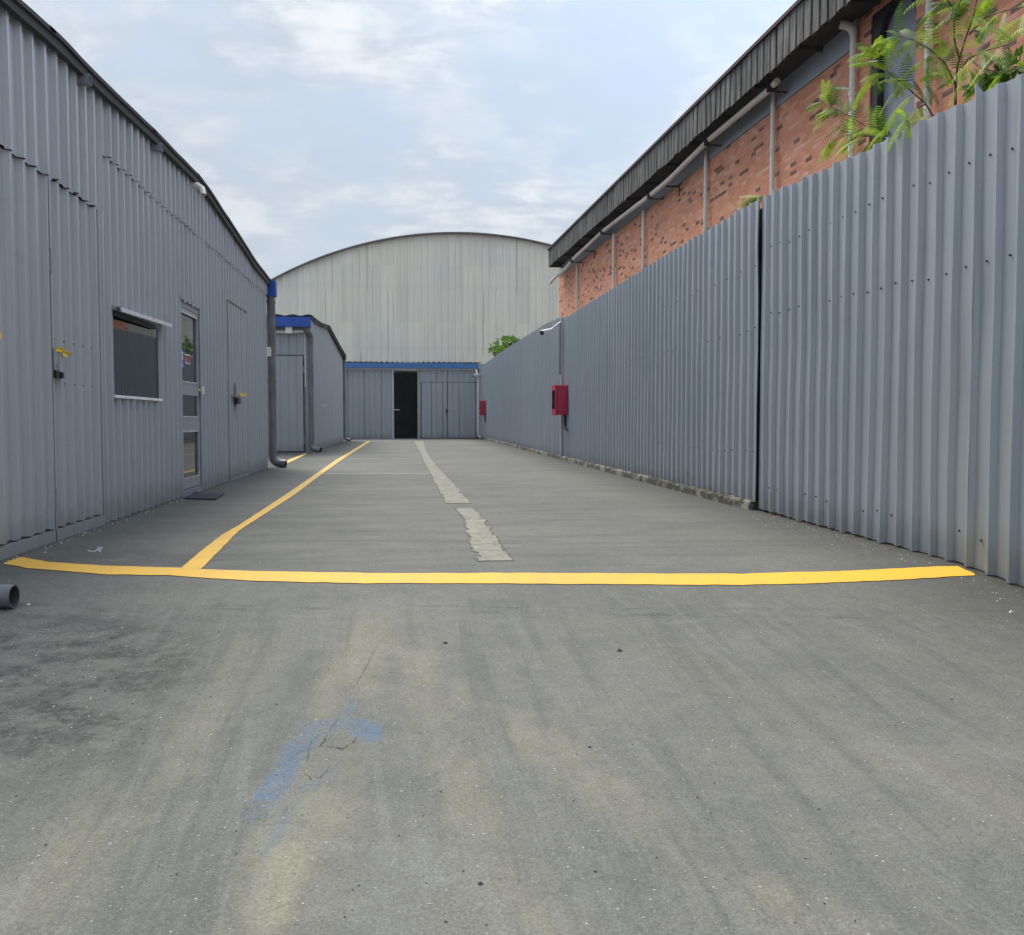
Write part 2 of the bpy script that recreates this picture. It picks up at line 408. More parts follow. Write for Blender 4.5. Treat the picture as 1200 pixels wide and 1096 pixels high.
    for yy, x0, x1, w, cc, am in ((11.05, -2.8, 0.72, 0.022, (0.05, 0.05, 0.047), 0.8), (17.4, -1.7, 0.4, 0.06, (0.40, 0.40, 0.37), 0.7), (24.0, -1.5, 0.4, 0.09, (0.40, 0.40, 0.37), 0.55), (13.4, -2.8, -1.0, 0.03, (0.12, 0.12, 0.11), 0.6), (33.0, -2.8, 3.0, 0.14, (0.34, 0.34, 0.32), 0.5)):
        d = t.m('ABSOLUTE', t.m('ADD', t.m('SUBTRACT', Y, yy), t.m('MULTIPLY', wob, 0.4)))
        seg = t.m('MULTIPLY', t.ramp(X, x0 - 0.03, x0 + 0.03), t.ramp(X, x1 + 0.03, x1 - 0.03))
        kk = t.m('MULTIPLY', t.ramp(d, w, w * 0.4), seg)
        c = t.mix(t.m('MULTIPLY', kk, am), c, cc)
    # worn blue paint
    bf = t.noise(p, 9, 6, 0.7)
    bsum = None
    for cx, cy, rx, ry, ro, am in ((-0.425, 3.14, 0.042, 0.24, -0.14, 1.0), (-0.385, 3.42, 0.05, 0.12, -0.3, 0.8), (-0.16, 3.55, 0.055, 0.10, 0.3, 1.0), (-0.335, 3.60, 0.06, 0.07, -0.3, 0.8), (-0.25, 3.64, 0.10, 0.045, 0.1, 0.7), (-0.237, 3.78, 0.016, 0.12, -0.05, 0.7), (-0.375, 2.80, 0.022, 0.16, -0.12, 0.45), (-0.30, 3.12, 0.03, 0.10, -0.5, 0.5)):
        k = t.m('MULTIPLY', t.ramp(blob(cx, cy, rx, ry, ro, 0.55, 9), 1.45, 0.85), am)
        bsum = k if bsum is None else t.m('MAXIMUM', bsum, k)
    hole = t.ramp(blob(-0.27, 3.40, 0.085, 0.12, 0.0, 0.25, 9), 0.7, 1.2, 0.35, 1.0)
    bk = t.m('MULTIPLY', t.m('MULTIPLY', bsum, hole), t.ramp(bf, 0.30, 0.58))
    c = t.mix(t.m('MULTIPLY', bk, 0.62), c, (0.085, 0.145, 0.225))
    # aggregate: dark and pale grains
    c = t.mix(t.ramp(grit, 0.36, 0.64), t.mix(1.0, c, (0.86, 0.86, 0.86), 'MULTIPLY'), t.mix(1.0, c, (1.13, 1.13, 1.12), 'MULTIPLY'))
    g3 = t.noise(t.scale(p, (1.0, 0.7, 1.0)), 13, 5, 0.78)
    c = t.mix(t.ramp(g3, 0.40, 0.62), t.mix(1.0, c, (0.94, 0.94, 0.94), 'MULTIPLY'), t.mix(1.0, c, (1.05, 1.05, 1.05), 'MULTIPLY'))
    c = t.mix(t.m('MULTIPLY', t.ramp(fine, 0.58, 0.70), 0.6), c, (0.34, 0.34, 0.32))
    c = t.mix(t.m('MULTIPLY', t.ramp(fine, 0.38, 0.27), 0.6), c, (0.07, 0.07, 0.065))
    c = t.mix(t.m('MULTIPLY', t.ramp(gr2, 0.62, 0.68), 0.45), c, (0.075, 0.075, 0.07))
    v2 = t.node('ShaderNodeTexVoronoi'); v2.inputs['Scale'].default_value = 34; t.put(v2.inputs['Vector'], p)
    sp2 = t.m('MULTIPLY', t.ramp(v2.outputs['Distance'], 0.13, 0.08), t.ramp(t.sep(v2.outputs['Color'])[0], 0.86, 0.89))
    c = t.mix(t.m('MULTIPLY', sp2, 0.75), c, (0.50, 0.50, 0.47))
    sp3 = t.m('MULTIPLY', t.ramp(v2.outputs['Distance'], 0.16, 0.10), t.ramp(t.sep(v2.outputs['Color'])[1], 0.95, 0.97))
    c = t.mix(t.m('MULTIPLY', sp3, 0.8), c, (0.04, 0.04, 0.04))
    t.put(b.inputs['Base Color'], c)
    b.inputs['Roughness'].default_value = 0.9; b.inputs['Specular IOR Level'].default_value = 0.2
    h = t.m('ADD', t.m('MULTIPLY', grit, 0.7), t.m('ADD', t.m('MULTIPLY', gr2, 1.0), t.m('MULTIPLY', fine, 0.35)))
    t.put(b.inputs['Normal'], t.bump(h, 0.5, 0.009))
    return m
M['asphalt'] = asphalt_mat()

def patch_mat():
    m, t, b = new_mat('pale concrete fill')
    p = t.pos()
    n = t.noise(t.scale(p, (1.0, 1.5, 1)), 5, 7, 0.75); f = t.noise(p, 60, 4, 0.7)
    c = t.mix(t.ramp(n, 0.40, 0.58), (0.29, 0.272, 0.205), (0.20, 0.190, 0.150))
    c = t.mix(t.m('MULTIPLY', t.ramp(f, 0.55, 0.7), 0.4), c, (0.2, 0.2, 0.17))
    fy = t.ramp(t.sep(p)[1], 10.6, 14.0)
    hole = t.ramp(t.m('ADD', t.noise(t.scale(p, (1.2, 0.8, 1)), 7, 6, 0.75), t.m('MULTIPLY', fy, 0.05)), 0.54, 0.59)
    c = t.mix(t.m('MULTIPLY', hole, 0.85), c, (0.145, 0.142, 0.128))
    ln = t.ramp(t.m('ABSOLUTE', t.m('SUBTRACT', t.noise(t.scale(p, (0.5, 2.0, 1)), 3.0, 4, 0.7), 0.5)), 0.012, 0.003)
    c = t.mix(t.m('MULTIPLY', ln, 0.6), c, (0.08, 0.078, 0.07))
    t.put(b.inputs['Base Color'], c); b.inputs['Roughness'].default_value = 0.9
    t.put(b.inputs['Normal'], t.bump(t.m('ADD', n, f), 0.5, 0.01))
    return m
M['patch'] = patch_mat()

def plinth_mat():
    m, t, b = new_mat('mossy concrete')
    p = t.pos()
    n = t.noise(t.scale(p, (1, 1, 2)), 3.0, 7, 0.75); f = t.noise(p, 30, 5, 0.7)
    c = t.mix(t.ramp(n, 0.47, 0.60), (0.038, 0.036, 0.026), (0.25, 0.24, 0.19))
    c = t.mix(t.m('MULTIPLY', t.ramp(f, 0.45, 0.7), 0.5), c, (0.12, 0.12, 0.10))
    t.put(b.inputs['Base Color'], c); b.inputs['Roughness'].default_value = 0.95
    t.put(b.inputs['Normal'], t.bump(t.m('ADD', n, f), 0.8, 0.02))
    return m
M['plinth'] = plinth_mat()
def leaf_mat(name, a, b_, trans=0.35):
    m, t, b = new_mat(name)
    p = t.pos(); n = t.noise(p, 6.0, 3); n2 = t.noise(p, 40.0, 2)
    c = t.mix(t.ramp(t.m('ADD', t.m('MULTIPLY', n, 0.6), t.m('MULTIPLY', n2, 0.4)), 0.38, 0.62), a, b_)
    t.put(b.inputs['Base Color'], c); b.inputs['Roughness'].default_value = 0.55
    tr = t.node('ShaderNodeBsdfTranslucent'); t.put(tr.inputs['Color'], t.mix(1.0, c, (1.6, 1.7, 0.8), 'MULTIPLY'))
    ms = t.node('ShaderNodeMixShader'); ms.inputs[0].default_value = trans
    out = t.n['Material Output']
    t.l.new(b.outputs[0], ms.inputs[1]); t.l.new(tr.outputs[0], ms.inputs[2]); t.l.new(ms.outputs[0], out.inputs[0])
    return m
M['leaf'] = leaf_mat('feathery leaf', (0.10, 0.20, 0.03), (0.30, 0.40, 0.06), 0.45)
M['leaf_d'] = leaf_mat('dark feathery leaf', (0.04, 0.10, 0.02), (0.09, 0.18, 0.035), 0.3)
M['leaf_y'] = leaf_mat('young feathery leaf', (0.20, 0.32, 0.04), (0.34, 0.43, 0.07), 0.35)
M['leaf2'] = leaf_mat('broad leaf', (0.05, 0.11, 0.015), (0.13, 0.24, 0.04), 0.3)
M['leaf3'] = leaf_mat('distant plant leaf', (0.05, 0.12, 0.02), (0.13, 0.24, 0.04), 0.3)
M['bark'] = plain('thin bark', (0.06, 0.05, 0.035), 0.85, var=0.3, sc_=20)
M['hill'] = plain('forest hill', (0.05, 0.08, 0.04), 1.0, var=0.4, sc_=0.01)

# ------------------------------------------------------------ corrugated sheet
def profile(s0, s1, pitch, depth, frac=(0.64, 0.73, 0.90), extra=(), jit=0.0, phase=0.0):
    """(position, outward depth) break points of trapezoidal ribbing"""
    pts = []
    k = math.floor((s0 - phase) / pitch) - 1
    while True:
        base = phase + k * pitch + (random.uniform(-jit, jit) if jit else 0)
        if base > s1 + pitch: break
        dd = depth * (1 + random.uniform(-0.12, 0.12) * (1 if jit else 0))
        pts += [(base, 0.0), (base + frac[0] * pitch, 0.0), (base + frac[1] * pitch, dd), (base + frac[2] * pitch, dd), (base + (frac[2] + frac[1] - frac[0]) * pitch, 0.0)]
        k += 1
    pts.sort()
    need = [s0, s1] + [e for e in extra if s0 < e < s1]
    out = {}
    for s, d in pts:
        if s0 < s < s1: out[round(s, 5)] = d
    for e in need:
        out[round(e, 5)] = interp(pts, e)
    return sorted(out.items())
def corr(mb, P, s0, s1, zb, zt, pitch=0.232, depth=0.036, holes=(), step=0.55, wob=0.003, jit=0.004, m=0, phase=0.0, frac=(0.64, 0.73, 0.90), ragged=0.0, seed=0.0):
    ex = []
    for h in holes: ex += [h[0], h[1]]
    prof = profile(s0, s1, pitch, depth, frac, ex, jit, phase)
    fb = zb if callable(zb) else (lambda s: zb)
    ft = zt if callable(zt) else (lambda s: zt)
    rag = {}
    def rg(s):
        k = round((s - phase) / pitch)
        if k not in rag: rag[k] = random.uniform(-ragged, ragged)
        return rag[k]
    def V(s, d, z):
        w = wob * (mn.noise(Vector((s * 1.3 + seed, z * 0.9, 3.1))) * 2 + mn.noise(Vector((s * 5 + seed, z * 1.5, 8.1))))
        return P(s, d + w, z)
    for (sa, da), (sb, db) in zip(prof, prof[1:]):
        if sb - sa < 1e-4: continue
        mid = (sa + sb) / 2
        b0, b1 = fb(sa) + rg(mid) * (ragged > 0), fb(sb) + rg(mid) * (ragged > 0)
        t0, t1 = ft(sa), ft(sb)
        segs = [(None, None)]
        hs = sorted([h for h in holes if h[0] - 1e-6 <= mid <= h[1] + 1e-6], key=lambda h: h[2])
        cur = ('b',); ranges = []
        lo = 'b'
        for h in hs:
            if h[2] > min(b0, b1) + 1e-4: ranges.append((lo, h[2]))
            lo = h[3]
        ranges.append((lo, 't'))
        for lo, hi in ranges:
            l0, l1 = (b0, b1) if lo == 'b' else (lo, lo)
            h0, h1 = (t0, t1) if hi == 't' else (hi, hi)
            if min(h0 - l0, h1 - l1) < 1e-4: continue
            lev = [(l0, l1)]
            z = (math.floor(max(l0, l1) / step) + 1) * step
            while z < min(h0, h1) - 0.02:
                if z > max(l0, l1) + 0.02: lev.append((z, z))
                z += step
            lev.append((h0, h1))
            for (a0, a1), (c0, c1) in zip(lev, lev[1:]):
                mb.quad([V(sa, da, a0), V(sb, db, a1), V(sb, db, c1), V(sa, da, c0)], m)
def screw_x(mb, x, y, z, sgn, r=0.006, m=1):
    r *= 0.75
    mb.tube([(x, y, z), (x + sgn * 0.006, y, z)], r, 6, m)

# ============================================================ GROUND
def ground():
    xs = [-2500, -600, -150, -50, -20, -12, -8, -6, -5] + [-4 + 0.2 * i for i in range(41)] + [5, 6, 8, 12, 20, 50, 150, 600, 2500]
    ys = [-2500, -600, -150, -50, -20, -12, -8, -6, -4, -3, -2, -1, 0, 1] + [1.4 + 0.1 * i for i in range(80)] + [9.6, 10, 12, 15, 20, 30, 45, 60, 90, 150, 400, 1000, 3500]
    mb = MB()
    for y in ys:
        for x in xs: mb.v.append((x, y, gz(x, max(y, -20))))
    n = len(xs)
    for j in range(len(ys) - 1):
        for i in range(n - 1):
            a = j * n + i; mb.f.append((a, a + 1, a + n + 1, a + n)); mb.m.append(0)
    tag(mb.build('ground', M['asphalt'], smooth=False), kind='structure')
ground()

def resample(pts, step):
    out = [pts[0]]
    for a, b in zip(pts, pts[1:]):
        L = (Vector(b) - Vector(a)).length; n = max(1, int(L / step))
        for i in range(1, n + 1): out.append(tuple(Vector(a).lerp(Vector(b), i / n)))
    return out
def ribbon(name, top, bot, mat, dz=0.004, n=120, jit=0.0):
    """painted sheet between two surveyed edges, laid on the ground"""
    def along(pts, t):
        L = [0]
        for a, b in zip(pts, pts[1:]): L.append(L[-1] + math.dist(a, b))
        s = t * L[-1]
        for i in range(len(pts) - 1):
            if s <= L[i + 1] + 1e-9:
                k = (s - L[i]) / max(1e-9, L[i + 1] - L[i]); return (pts[i][0] + (pts[i + 1][0] - pts[i][0]) * k, pts[i][1] + (pts[i + 1][1] - pts[i][1]) * k)
        return pts[-1]
    G1 = [on_g(*p)[:2] for p in top]; G2 = [on_g(*p)[:2] for p in bot]
    mb = MB(); rows = []
    for i in range(n + 1):
        t = i / n
        a = Vector(along(G1, t)); b = Vector(along(G2, t))
        a = a + Vector((mn.noise(Vector((a.x * 9, a.y * 9, 1))), mn.noise(Vector((a.x * 9, a.y * 9, 4))))) * jit
        b = b + Vector((mn.noise(Vector((b.x * 9, b.y * 9, 2))), mn.noise(Vector((b.x * 9, b.y * 9, 6))))) * jit
        row = []
        for k in range(4):
            q = a.lerp(b, k / 3); row.append(len(mb.v)); mb.v.append((q.x, q.y, gz(q.x, q.y) + dz))
        rows.append(row)
    for r0, r1 in zip(rows, rows[1:]):
        for k in range(3): mb.f.append((r0[k], r1[k], r1[k + 1], r0[k + 1])); mb.m.append(0)
    return mb.build(name, mat)
o = ribbon('stop_line',
    [(3.8, 661), (23, 653.7), (34, 654.8), (52.6, 658.6), (79, 660.8), (120, 663.5), (210, 666), (234, 667.5), (300, 670), (450, 672.5), (600, 672), (800, 673), (870, 673), (998, 669.5), (1093, 664.7), (1122, 664), (1141, 673)],
    [(4.5, 661.6), (16.4, 663.5), (33, 666.8), (66, 669), (120, 673.6), (200, 675), (240, 678), (300, 681.5), (400, 684), (600, 684.5), (800, 686), (870, 686), (966, 683.9), (1061, 679.7), (1141.5, 675)], M['yellow'], n=520, jit=0.013)
tag(o, 'wide yellow line painted across the whole drive', 'road marking', kind='structure')
o = ribbon('lane_line', [(212.5, 666.2), (236, 646), (260, 627.5), (280, 616), (335, 580), (364, 560), (392.5, 540), (430.5, 517.5)],
    [(236, 667.5), (257, 646), (280, 622.5), (310, 603), (345.5, 580), (371.5, 560), (399, 540), (434, 517.5)], M['yellow'], dz=0.0045, n=300, jit=0.008)
tag(o, 'long yellow line running up the drive towards the dark doorway', 'road marking', kind='structure')
o = ribbon('yard_line', [(329, 542.5), (357, 531.7)], [(336, 543.6), (359.5, 532.4)], M['yellow'], n=20)
tag(o, 'short yellow line in front of the small shed door', 'road marking', kind='structure')

def strip_patch():
    # ragged pale strip, two pieces with a joint between them
    pieces = [([(533, 596), (543.3, 606.7), (546.7, 618), (548.5, 625), (553, 641.7), (559, 648), (562, 657.5)],
               [(553, 596), (562, 603), (571.7, 616.7), (577, 626.7), (584, 635), (590, 645), (601, 658.3)], 0.024),
              ([(485, 516.9), (493, 531.7), (500, 546.7), (511.7, 568), (523, 590.2)],
               [(496, 516.9), (500.5, 531.7), (513, 548), (530, 566), (551, 590.2)], 0.02)]
    for i, (lf, rt, j) in enumerate(pieces):
        mb = MB()
        A = resample([on_g(*p)[:] for p in lf], 0.03 if i == 0 else 0.15); B = resample([on_g(*p)[:] for p in rt], 0.03 if i == 0 else 0.15)
        n = 140
        rows = []
        for k in range(n + 1):
            a = Vector(A[int(k / n * (len(A) - 1))]); b = Vector(B[int(k / n * (len(B) - 1))])
            y = (a.y + b.y) / 2
            ja = j * (mn.noise(Vector((y * 3.0, 1.1, 0))) * 1.6 + mn.noise(Vector((y * 11, 5.1, 0))) * 1.5)
            jb = j * (mn.noise(Vector((y * 3.0, 9.1, 0))) * 1.6 + mn.noise(Vector((y * 11, 7.1, 0))) * 1.5)
            rows.append([len(mb.v), len(mb.v) + 1, len(mb.v) + 2])
            for q in ((a.x + ja, y), ((a.x + b.x + ja + jb) / 2, y + 0.01), (b.x + jb, y)):
                mb.v.append((q[0], q[1], gz(*q) + 0.004))
        for r0, r1 in zip(rows, rows[1:]):
            for k in range(2): mb.f.append((r0[k], r0[k + 1], r1[k + 1], r1[k])); mb.m.append(0)
        tag(mb.build('concrete_strip', M['patch']), kind='structure')
        rim = MB()
        for r in rows:
            a, b = mb.v[r[0]], mb.v[r[2]]
            e1 = 0.008 + 0.022 * abs(mn.noise(Vector((a[1] * 4, 3, 3)))); e2 = 0.008 + 0.03 * abs(mn.noise(Vector((a[1] * 4, 8, 3))))
            rim.v += [(a[0] - e1, a[1], gz(a[0], a[1]) + 0.002), (b[0] + e2, b[1], gz(b[0], b[1]) + 0.002)]
        for q in range(len(rows) - 1): rim.f.append((2 * q, 2 * q + 1, 2 * q + 3, 2 * q + 2)); rim.m.append(0)
        tag(rim.build('strip_edge', plain('crumbled edge', (0.085, 0.083, 0.075), 0.9, var=0.5, sc_=9)), kind='structure')
strip_patch()

def debris():
    mb = MB()
    def chip(x, y, s, m):
        z = gz(x, y)
        n = 6; a0 = random.random() * 6
        ring = [(x + s * math.cos(a0 + k * math.pi / 3) * random.uniform(.6, 1.2), y + s * math.sin(a0 + k * math.pi / 3) * random.uniform(.5, 1.1), z + 0.001) for k in range(n)]
        b = len(mb.v); mb.v += ring; mb.v.append((x, y, z + s * 0.8))
        for k in range(n): mb.f.append((b + k, b + (k + 1) % n, b + n)); mb.m.append(m)
    for _ in range(2600):
        x = random.uniform(-2.7, 3.5); y = 1.8 + random.random() ** 1.6 * 9
        chip(x, y, random.uniform(0.0015, 0.0045), 0 if random.random() < .6 else 1)
    for _ in range(150):
        t = random.random()
        y = random.uniform(4.6, 9.5); x = 3.53 - abs(random.gauss(0, 0.16)); chip(x, y, random.uniform(0.003, 0.008), 0 if random.random() < .45 else 1)
    for _ in range(200):
        x = random.gauss(-1.5, 0.5); y = random.gauss(4.1, 0.8)
        if x > -2.7: chip(x, y, random.uniform(0.002, 0.006), 1 if random.random() < .7 else 0)
    for _ in range(60):
        y = random.uniform(6.5, 12); x = -2.72 + abs(random.gauss(0, 0.05)); chip(x, y, random.uniform(0.004, 0.01), 0)
    # a few bits one notices
    for px, py, s, m in ((522, 754, .014, 1), (563, 1036, .009, 1), (698, 1022, .006, 1), (726, 763, .016, 1), (691, 876, .007, 1), (1185, 718, .02, 0), (1115, 820, .006, 1), (866, 822, .005, 1), (651, 782, .005, 1), (34, 709, .014, 0)):
        g = on_g(px, py); chip(g.x, g.y, s, m)
    tag(mb.build('gravel', [plain('pale chips', (0.5, 0.49, 0.45), 0.9), plain('dark chips', (0.04, 0.04, 0.04), 0.9)]), kind='stuff')
debris()

def cracks():
    lines = [([(344, 889), (352, 881), (357, 880), (366, 878), (375, 876), (380, 868), (384, 860)], 0.006), ([(376, 875), (390, 876), (402, 878), (412, 872), (420, 863)], 0.007),
             ([(357, 908), (365, 914), (376, 911), (386, 901)], 0.006), ([(384, 860), (391, 850), (400, 836)], 0.003), ([(412, 812), (425, 790), (438, 764), (452, 744)], 0.003),
             ([(360, 880), (366, 868), (378, 860), (392, 859)], 0.003), ([(343, 926), (350, 924), (358, 923)], 0.004), ([(327, 953), (335, 951), (338, 944)], 0.003), ([(358, 895), (361, 887), (362, 880)], 0.004),
             ([(530, 592.2), (552, 592.0)], 0.02)]
    mb = MB()
    for ln, w in lines:
        P_ = resample([tuple(on_g(*p)) for p in ln], 0.012); prev = None
        for i, q in enumerate(P_):
            ww = w * (0.35 + 0.9 * abs(mn.noise(Vector((q[0] * 30, q[1] * 30, 3))))) * min(1, 0.2 + 2.5 * min(i, len(P_) - 1 - i) / len(P_))
            x = q[0] + 0.006 * mn.noise(Vector((q[0] * 40, q[1] * 40, 0))); y = q[1] + 0.008 * mn.noise(Vector((q[0] * 40, q[1] * 40, 9)))
            a = (x - ww / 2, y - ww / 2); b = (x + ww / 2, y + ww / 2)
            cur = ((a[0], a[1], gz(*a) + 0.003), (b[0], b[1], gz(*b) + 0.003))
            if prev: mb.quad([prev[0], prev[1], cur[1], cur[0]])
            prev = cur
    tag(mb.build('pavement_crack', M['seam']), kind='structure')
cracks()

# ============================================================ LEFT WAREHOUSE
XL = -2.79
LW = thing('metal_warehouse', 'long grey corrugated warehouse on the left with a window and glass door', 'warehouse', (XL, 5.6, 0))
roofpts = [(5.45, 3.77), (7.3, 3.866), (8.0, 3.917), (8.75, 3.93), (9.3, 3.948), (10.93, 4.025), (13.13, 4.092), (13.84, 4.069), (14.87, 3.988), (16.57, 3.858), (17.9, 3.735), (19.75, 3.672)]
def roofL(y): return interp(roofpts, y)
PL = lambda off: (lambda s, d, z: (XL + off + d, s, z))
Y0, Y1 = 5.6, 19.6
hole_d1 = (6.62, 9.27, -1.0, 2.84)
hole_w = (9.575, 11.29, 1.175, 1.965)
hole_d2 = (12.33, 13.44, -1.0, 2.40)
hole_d3 = (15.50, 17.22, -1.0, 2.79)
mb = MB()
corr(mb, PL(0), Y0, Y1, lambda y: min(-0.01, gz(XL, y)) + 0.015, lambda y: 2.90 if y < 9.30 else 3.44, holes=[hole_d1, hole_w, hole_d2, hole_d3], phase=0.07, wob=0.004, depth=0.040)
for y in [9.42 + 0.232 * k for k in range(0, 44)]:
    for z in (0.25, 2.62, 3.18):
        if 12.25 < y < 13.5 and z < 2.5: continue
        if 15.4 < y < 17.3 and z < 2.8: continue
        screw_x(mb, XL - 0.002, y, z + random.uniform(-.03, .03), 1)
mb.build('wall', [M['grey_l'], M['screw']], LW, weld=True, solid=0.003)
mb = MB()
corr(mb, PL(0.019), Y0, 9.295, 2.825, lambda y: roofL(y) - 0.03, phase=0.07, ragged=0.012, wob=0.005, seed=4)
corr(mb, PL(0.019), 9.315, Y1, 3.365, lambda y: roofL(y) - 0.03, phase=0.07, ragged=0.012, wob=0.005, seed=9)
for y in [5.8 + 0.232 * k for k in range(0, 60)]:
    screw_x(mb, XL + 0.015, y, (2.875 if y < 9.3 else 3.41) + random.uniform(-.01, .01), 1, 0.005)
mb.build('upper_wall', [M['grey_l'], M['screw']], LW, weld=True, solid=0.003)
# other walls of the building
mb = MB()
mb.box(-13.0, XL - 0.03, Y1 - 0.05, Y1, 0, 3.62)
mb.box(-13.0, XL - 0.03, Y0 + 0.0, Y0 + 0.05, -0.1, 3.70)
mb.box(-13.05, -13.0, Y0, Y1, 0, 3.62)
mb.build('side_wall', M['grey_flat'], LW)
# roof: overlapping sheets, wavy across
def gable_roof(name, parent, x_in, x_out, pts, rf, mat, thick=0.035, seg=8, lift=0.0):
    mb = MB()
    y0, y1 = pts[0], pts[-1]
    for a, b in zip(pts, pts[1:]):
        ya, yb = a - 0.06, b + 0.06
        n = max(3, int((yb - ya) / 0.22))
        rise = random.uniform(0.0, 0.012)
        xs = [x_in + (x_out - x_in) * i / 60 for i in range(61)]
        top = []
        for k in range(n + 1):
            y = ya + (yb - ya) * k / n
            row = []
            for i, x in enumerate(xs):
                z = rf(y) + lift + 0.02 * math.sin(i * 1.3) + rise * (1 - k / n) + 0.006 * mn.noise(Vector((x, y * 2.2, 0)))
                row.append((x, y, z))
            top.append(row)
        for k in range(n):
            for i in range(60):
                p = [top[k][i], top[k][i + 1], top[k + 1][i + 1], top[k + 1][i]]
                mb.quad(p); mb.quad([(q[0], q[1], q[2] - thick) for q in reversed(p)])
            e = [top[k][0], top[k + 1][0]]
            mb.quad([e[0], e[1], (e[1][0], e[1][1], e[1][2] - thick), (e[0][0], e[0][1], e[0][2] - thick)])
        for k in (0, n):
            for i in range(60):
                a_, b_ = top[k][i], top[k][i + 1]
                mb.quad([a_, b_, (b_[0], b_[1], b_[2] - thick), (a_[0], a_[1], a_[2] - thick)])
    return mb.build(name, mat, parent)
rp = gable_roof('roof', LW, XL + 0.12, -13.2, [5.42, 7.9, 10.9, 13.12, 15.2, 17.6, 19.8], roofL, M['roof_dark'])
# verge flashing: thin dark board tucked under the sheets
mb = MB()
ys = [5.45 + i * 0.3 for i in range(48)]; ys[-1] = 19.7
for a, b in zip(ys, ys[1:]):
    if b <= a: continue
    za, zb_ = roofL(a) - 0.03, roofL(b) - 0.03
    x0, x1 = XL + 0.052, XL + 0.10
    w = 0.075
    mb.quad([(x1, a, za - w), (x1, b, zb_ - w), (x1, b, zb_), (x1, a, za)])
    mb.quad([(x0, a, za - w), (x0, b, zb_ - w), (x1, b, zb_ - w), (x1, a, za - w)])
    mb.quad([(x0, b, zb_ - w), (x0, a, za - w), (x0, a, za), (x0, b, zb_)])
mb.build('verge_trim', M['roof_dark'], rp)
for y in (8.72, 11.15):
    z = roofL(y) - 0.13
    mb = MB()
    x0, x1 = XL + 0.02, XL + 0.135
    mb.box(x0, x1, y - 0.04, y + 0.04, z + 0.035, z + 0.04); mb.box(x0, x1, y - 0.04, y + 0.04, z - 0.04, z - 0.035)
    mb.box(x0, x1, y - 0.04, y - 0.036, z - 0.035, z + 0.035); mb.box(x0, x1, y + 0.036, y + 0.04, z - 0.035, z + 0.035)
    mb.build('purlin_end', M['grey_flat'], LW)
mb = MB(); z = 3.94
mb.pipe([(XL + 0.03, 13.05, z), (XL + 0.10, 13.05, z), (XL + 0.17, 13.02, z - 0.05), (XL + 0.19, 13.0, z - 0.13)], 0.04)
mb.build('vent_pipe', M['pvc_w'], LW, smooth=True)
# gutter end and downpipes
mb = MB()
mb.box(-13.0, XL + 0.20, Y1 + 0.08, Y1 + 0.30, 3.36, 3.375); mb.box(-13.0, XL + 0.20, Y1 + 0.08, Y1 + 0.095, 3.375, 3.66)
mb.box(-13.0, XL + 0.20, Y1 + 0.285, Y1 + 0.30, 3.375, 3.66); mb.box(XL + 0.185, XL + 0.20, Y1 + 0.095, Y1 + 0.285, 3.375, 3.66)
mb.build('gutter', M['blue'], LW)
def downpipe(parent, x, y, ztop, zbot, r, out, mat=None, n=16, clips=()):
    mb = MB()
    path = [Vector((x, y, ztop)), Vector((x, y, (ztop + zbot) / 2)), Vector((x, y, zbot + 0.26))]
    o_ = Vector(out)
    path += arc_path((x, y, zbot + 0.25), (x, y, zbot + r * 0.9), (x + o_.x * 0.22, y + o_.y * 0.22, zbot + r * 0.95), 6)[1:]
    path.append(Vector((x + o_.x * o_.z, y + o_.y * o_.z, zbot + r * 0.9)))
    mb.pipe(path, r, 0.006, n, 0, 1)
    d = mb.build('downpipe', [mat or M['pvc'], plain('pipe inside', (0.05, 0.045, 0.04), 0.8)], parent, smooth=True)
    for z in [ztop - 0.12, zbot + 0.34] + list(clips):
        mb = MB(); mb.tube([(x, y, z - 0.03), (x, y, z + 0.03)], r + 0.008, n)
        mb.build('pipe_collar', mat or M['pvc'], d, smooth=True)
    return d
d = downpipe(LW, XL + 0.095, Y1 + 0.17, 3.37, -0.0, 0.082, (1, -0.15, 0.26), clips=(1.7,))
mb = MB(); mb.box(XL + 0.02, XL + 0.10, Y1 + 0.02, Y1 + 0.085, 2.18, 2.36); mb.build('wall_socket', M['white'], LW, bevel=0.008)
d = downpipe(LW, XL + 0.10, 5.47, 3.5, gz(0, 5.47) + 0.004, 0.062, (1, -0.10, 0.60))

# ---- metal double door in the left wall
def leaf(name, y0, y1, z0, z1, parent, off, phase, flat=0.05, seed=1.0, mat='grey_l', rail=0.09, screws=()):
    mb = MB()
    xb = XL + off
    mb.box(xb - 0.03, xb - 0.004, y0, y1, z0, z1)           # steel frame plate behind
    mb.box(xb - 0.004, xb + 0.026, y0, y0 + flat * 0.7, z0 + rail, z1); mb.box(xb - 0.004, xb + 0.026, y1 - flat * 0.6, y1, z0 + rail, z1)
    mb.box(xb - 0.004, xb + 0.030, y0, y1, z0, z0 + rail)
    mb.box(xb - 0.003, xb + 0.0, y0 + flat, y1 - flat * 0.6, z0 + rail, z0 + rail + 0.022, 1)  # dark strip standing in for the shaded void above the rail
    corr(mb, PL(off), y0 + flat * 0.7, y1 - flat * 0.6, z0 + rail + 0.015, z1 - 0.01, phase=phase, wob=0.003, seed=seed, step=0.7, m=0)
    for y, z in screws: screw_x(mb, xb + 0.0, y, z, 1, 0.008)
    return mb.build(name, [M[mat], M['screw']], parent, weld=False)
MD = LW
lf = leaf('metal_door', 6.64, 7.965, gz(0, 7) - 0.005, 2.825, LW, 0.004, 0.09, screws=[(y, z + (y - 7) * 0.0) for y in (6.85, 7.08, 7.31, 7.54, 7.78) for z in (1.59, 1.27)])
mb = MB()   # hinge-side hardware and the lock of the far leaf
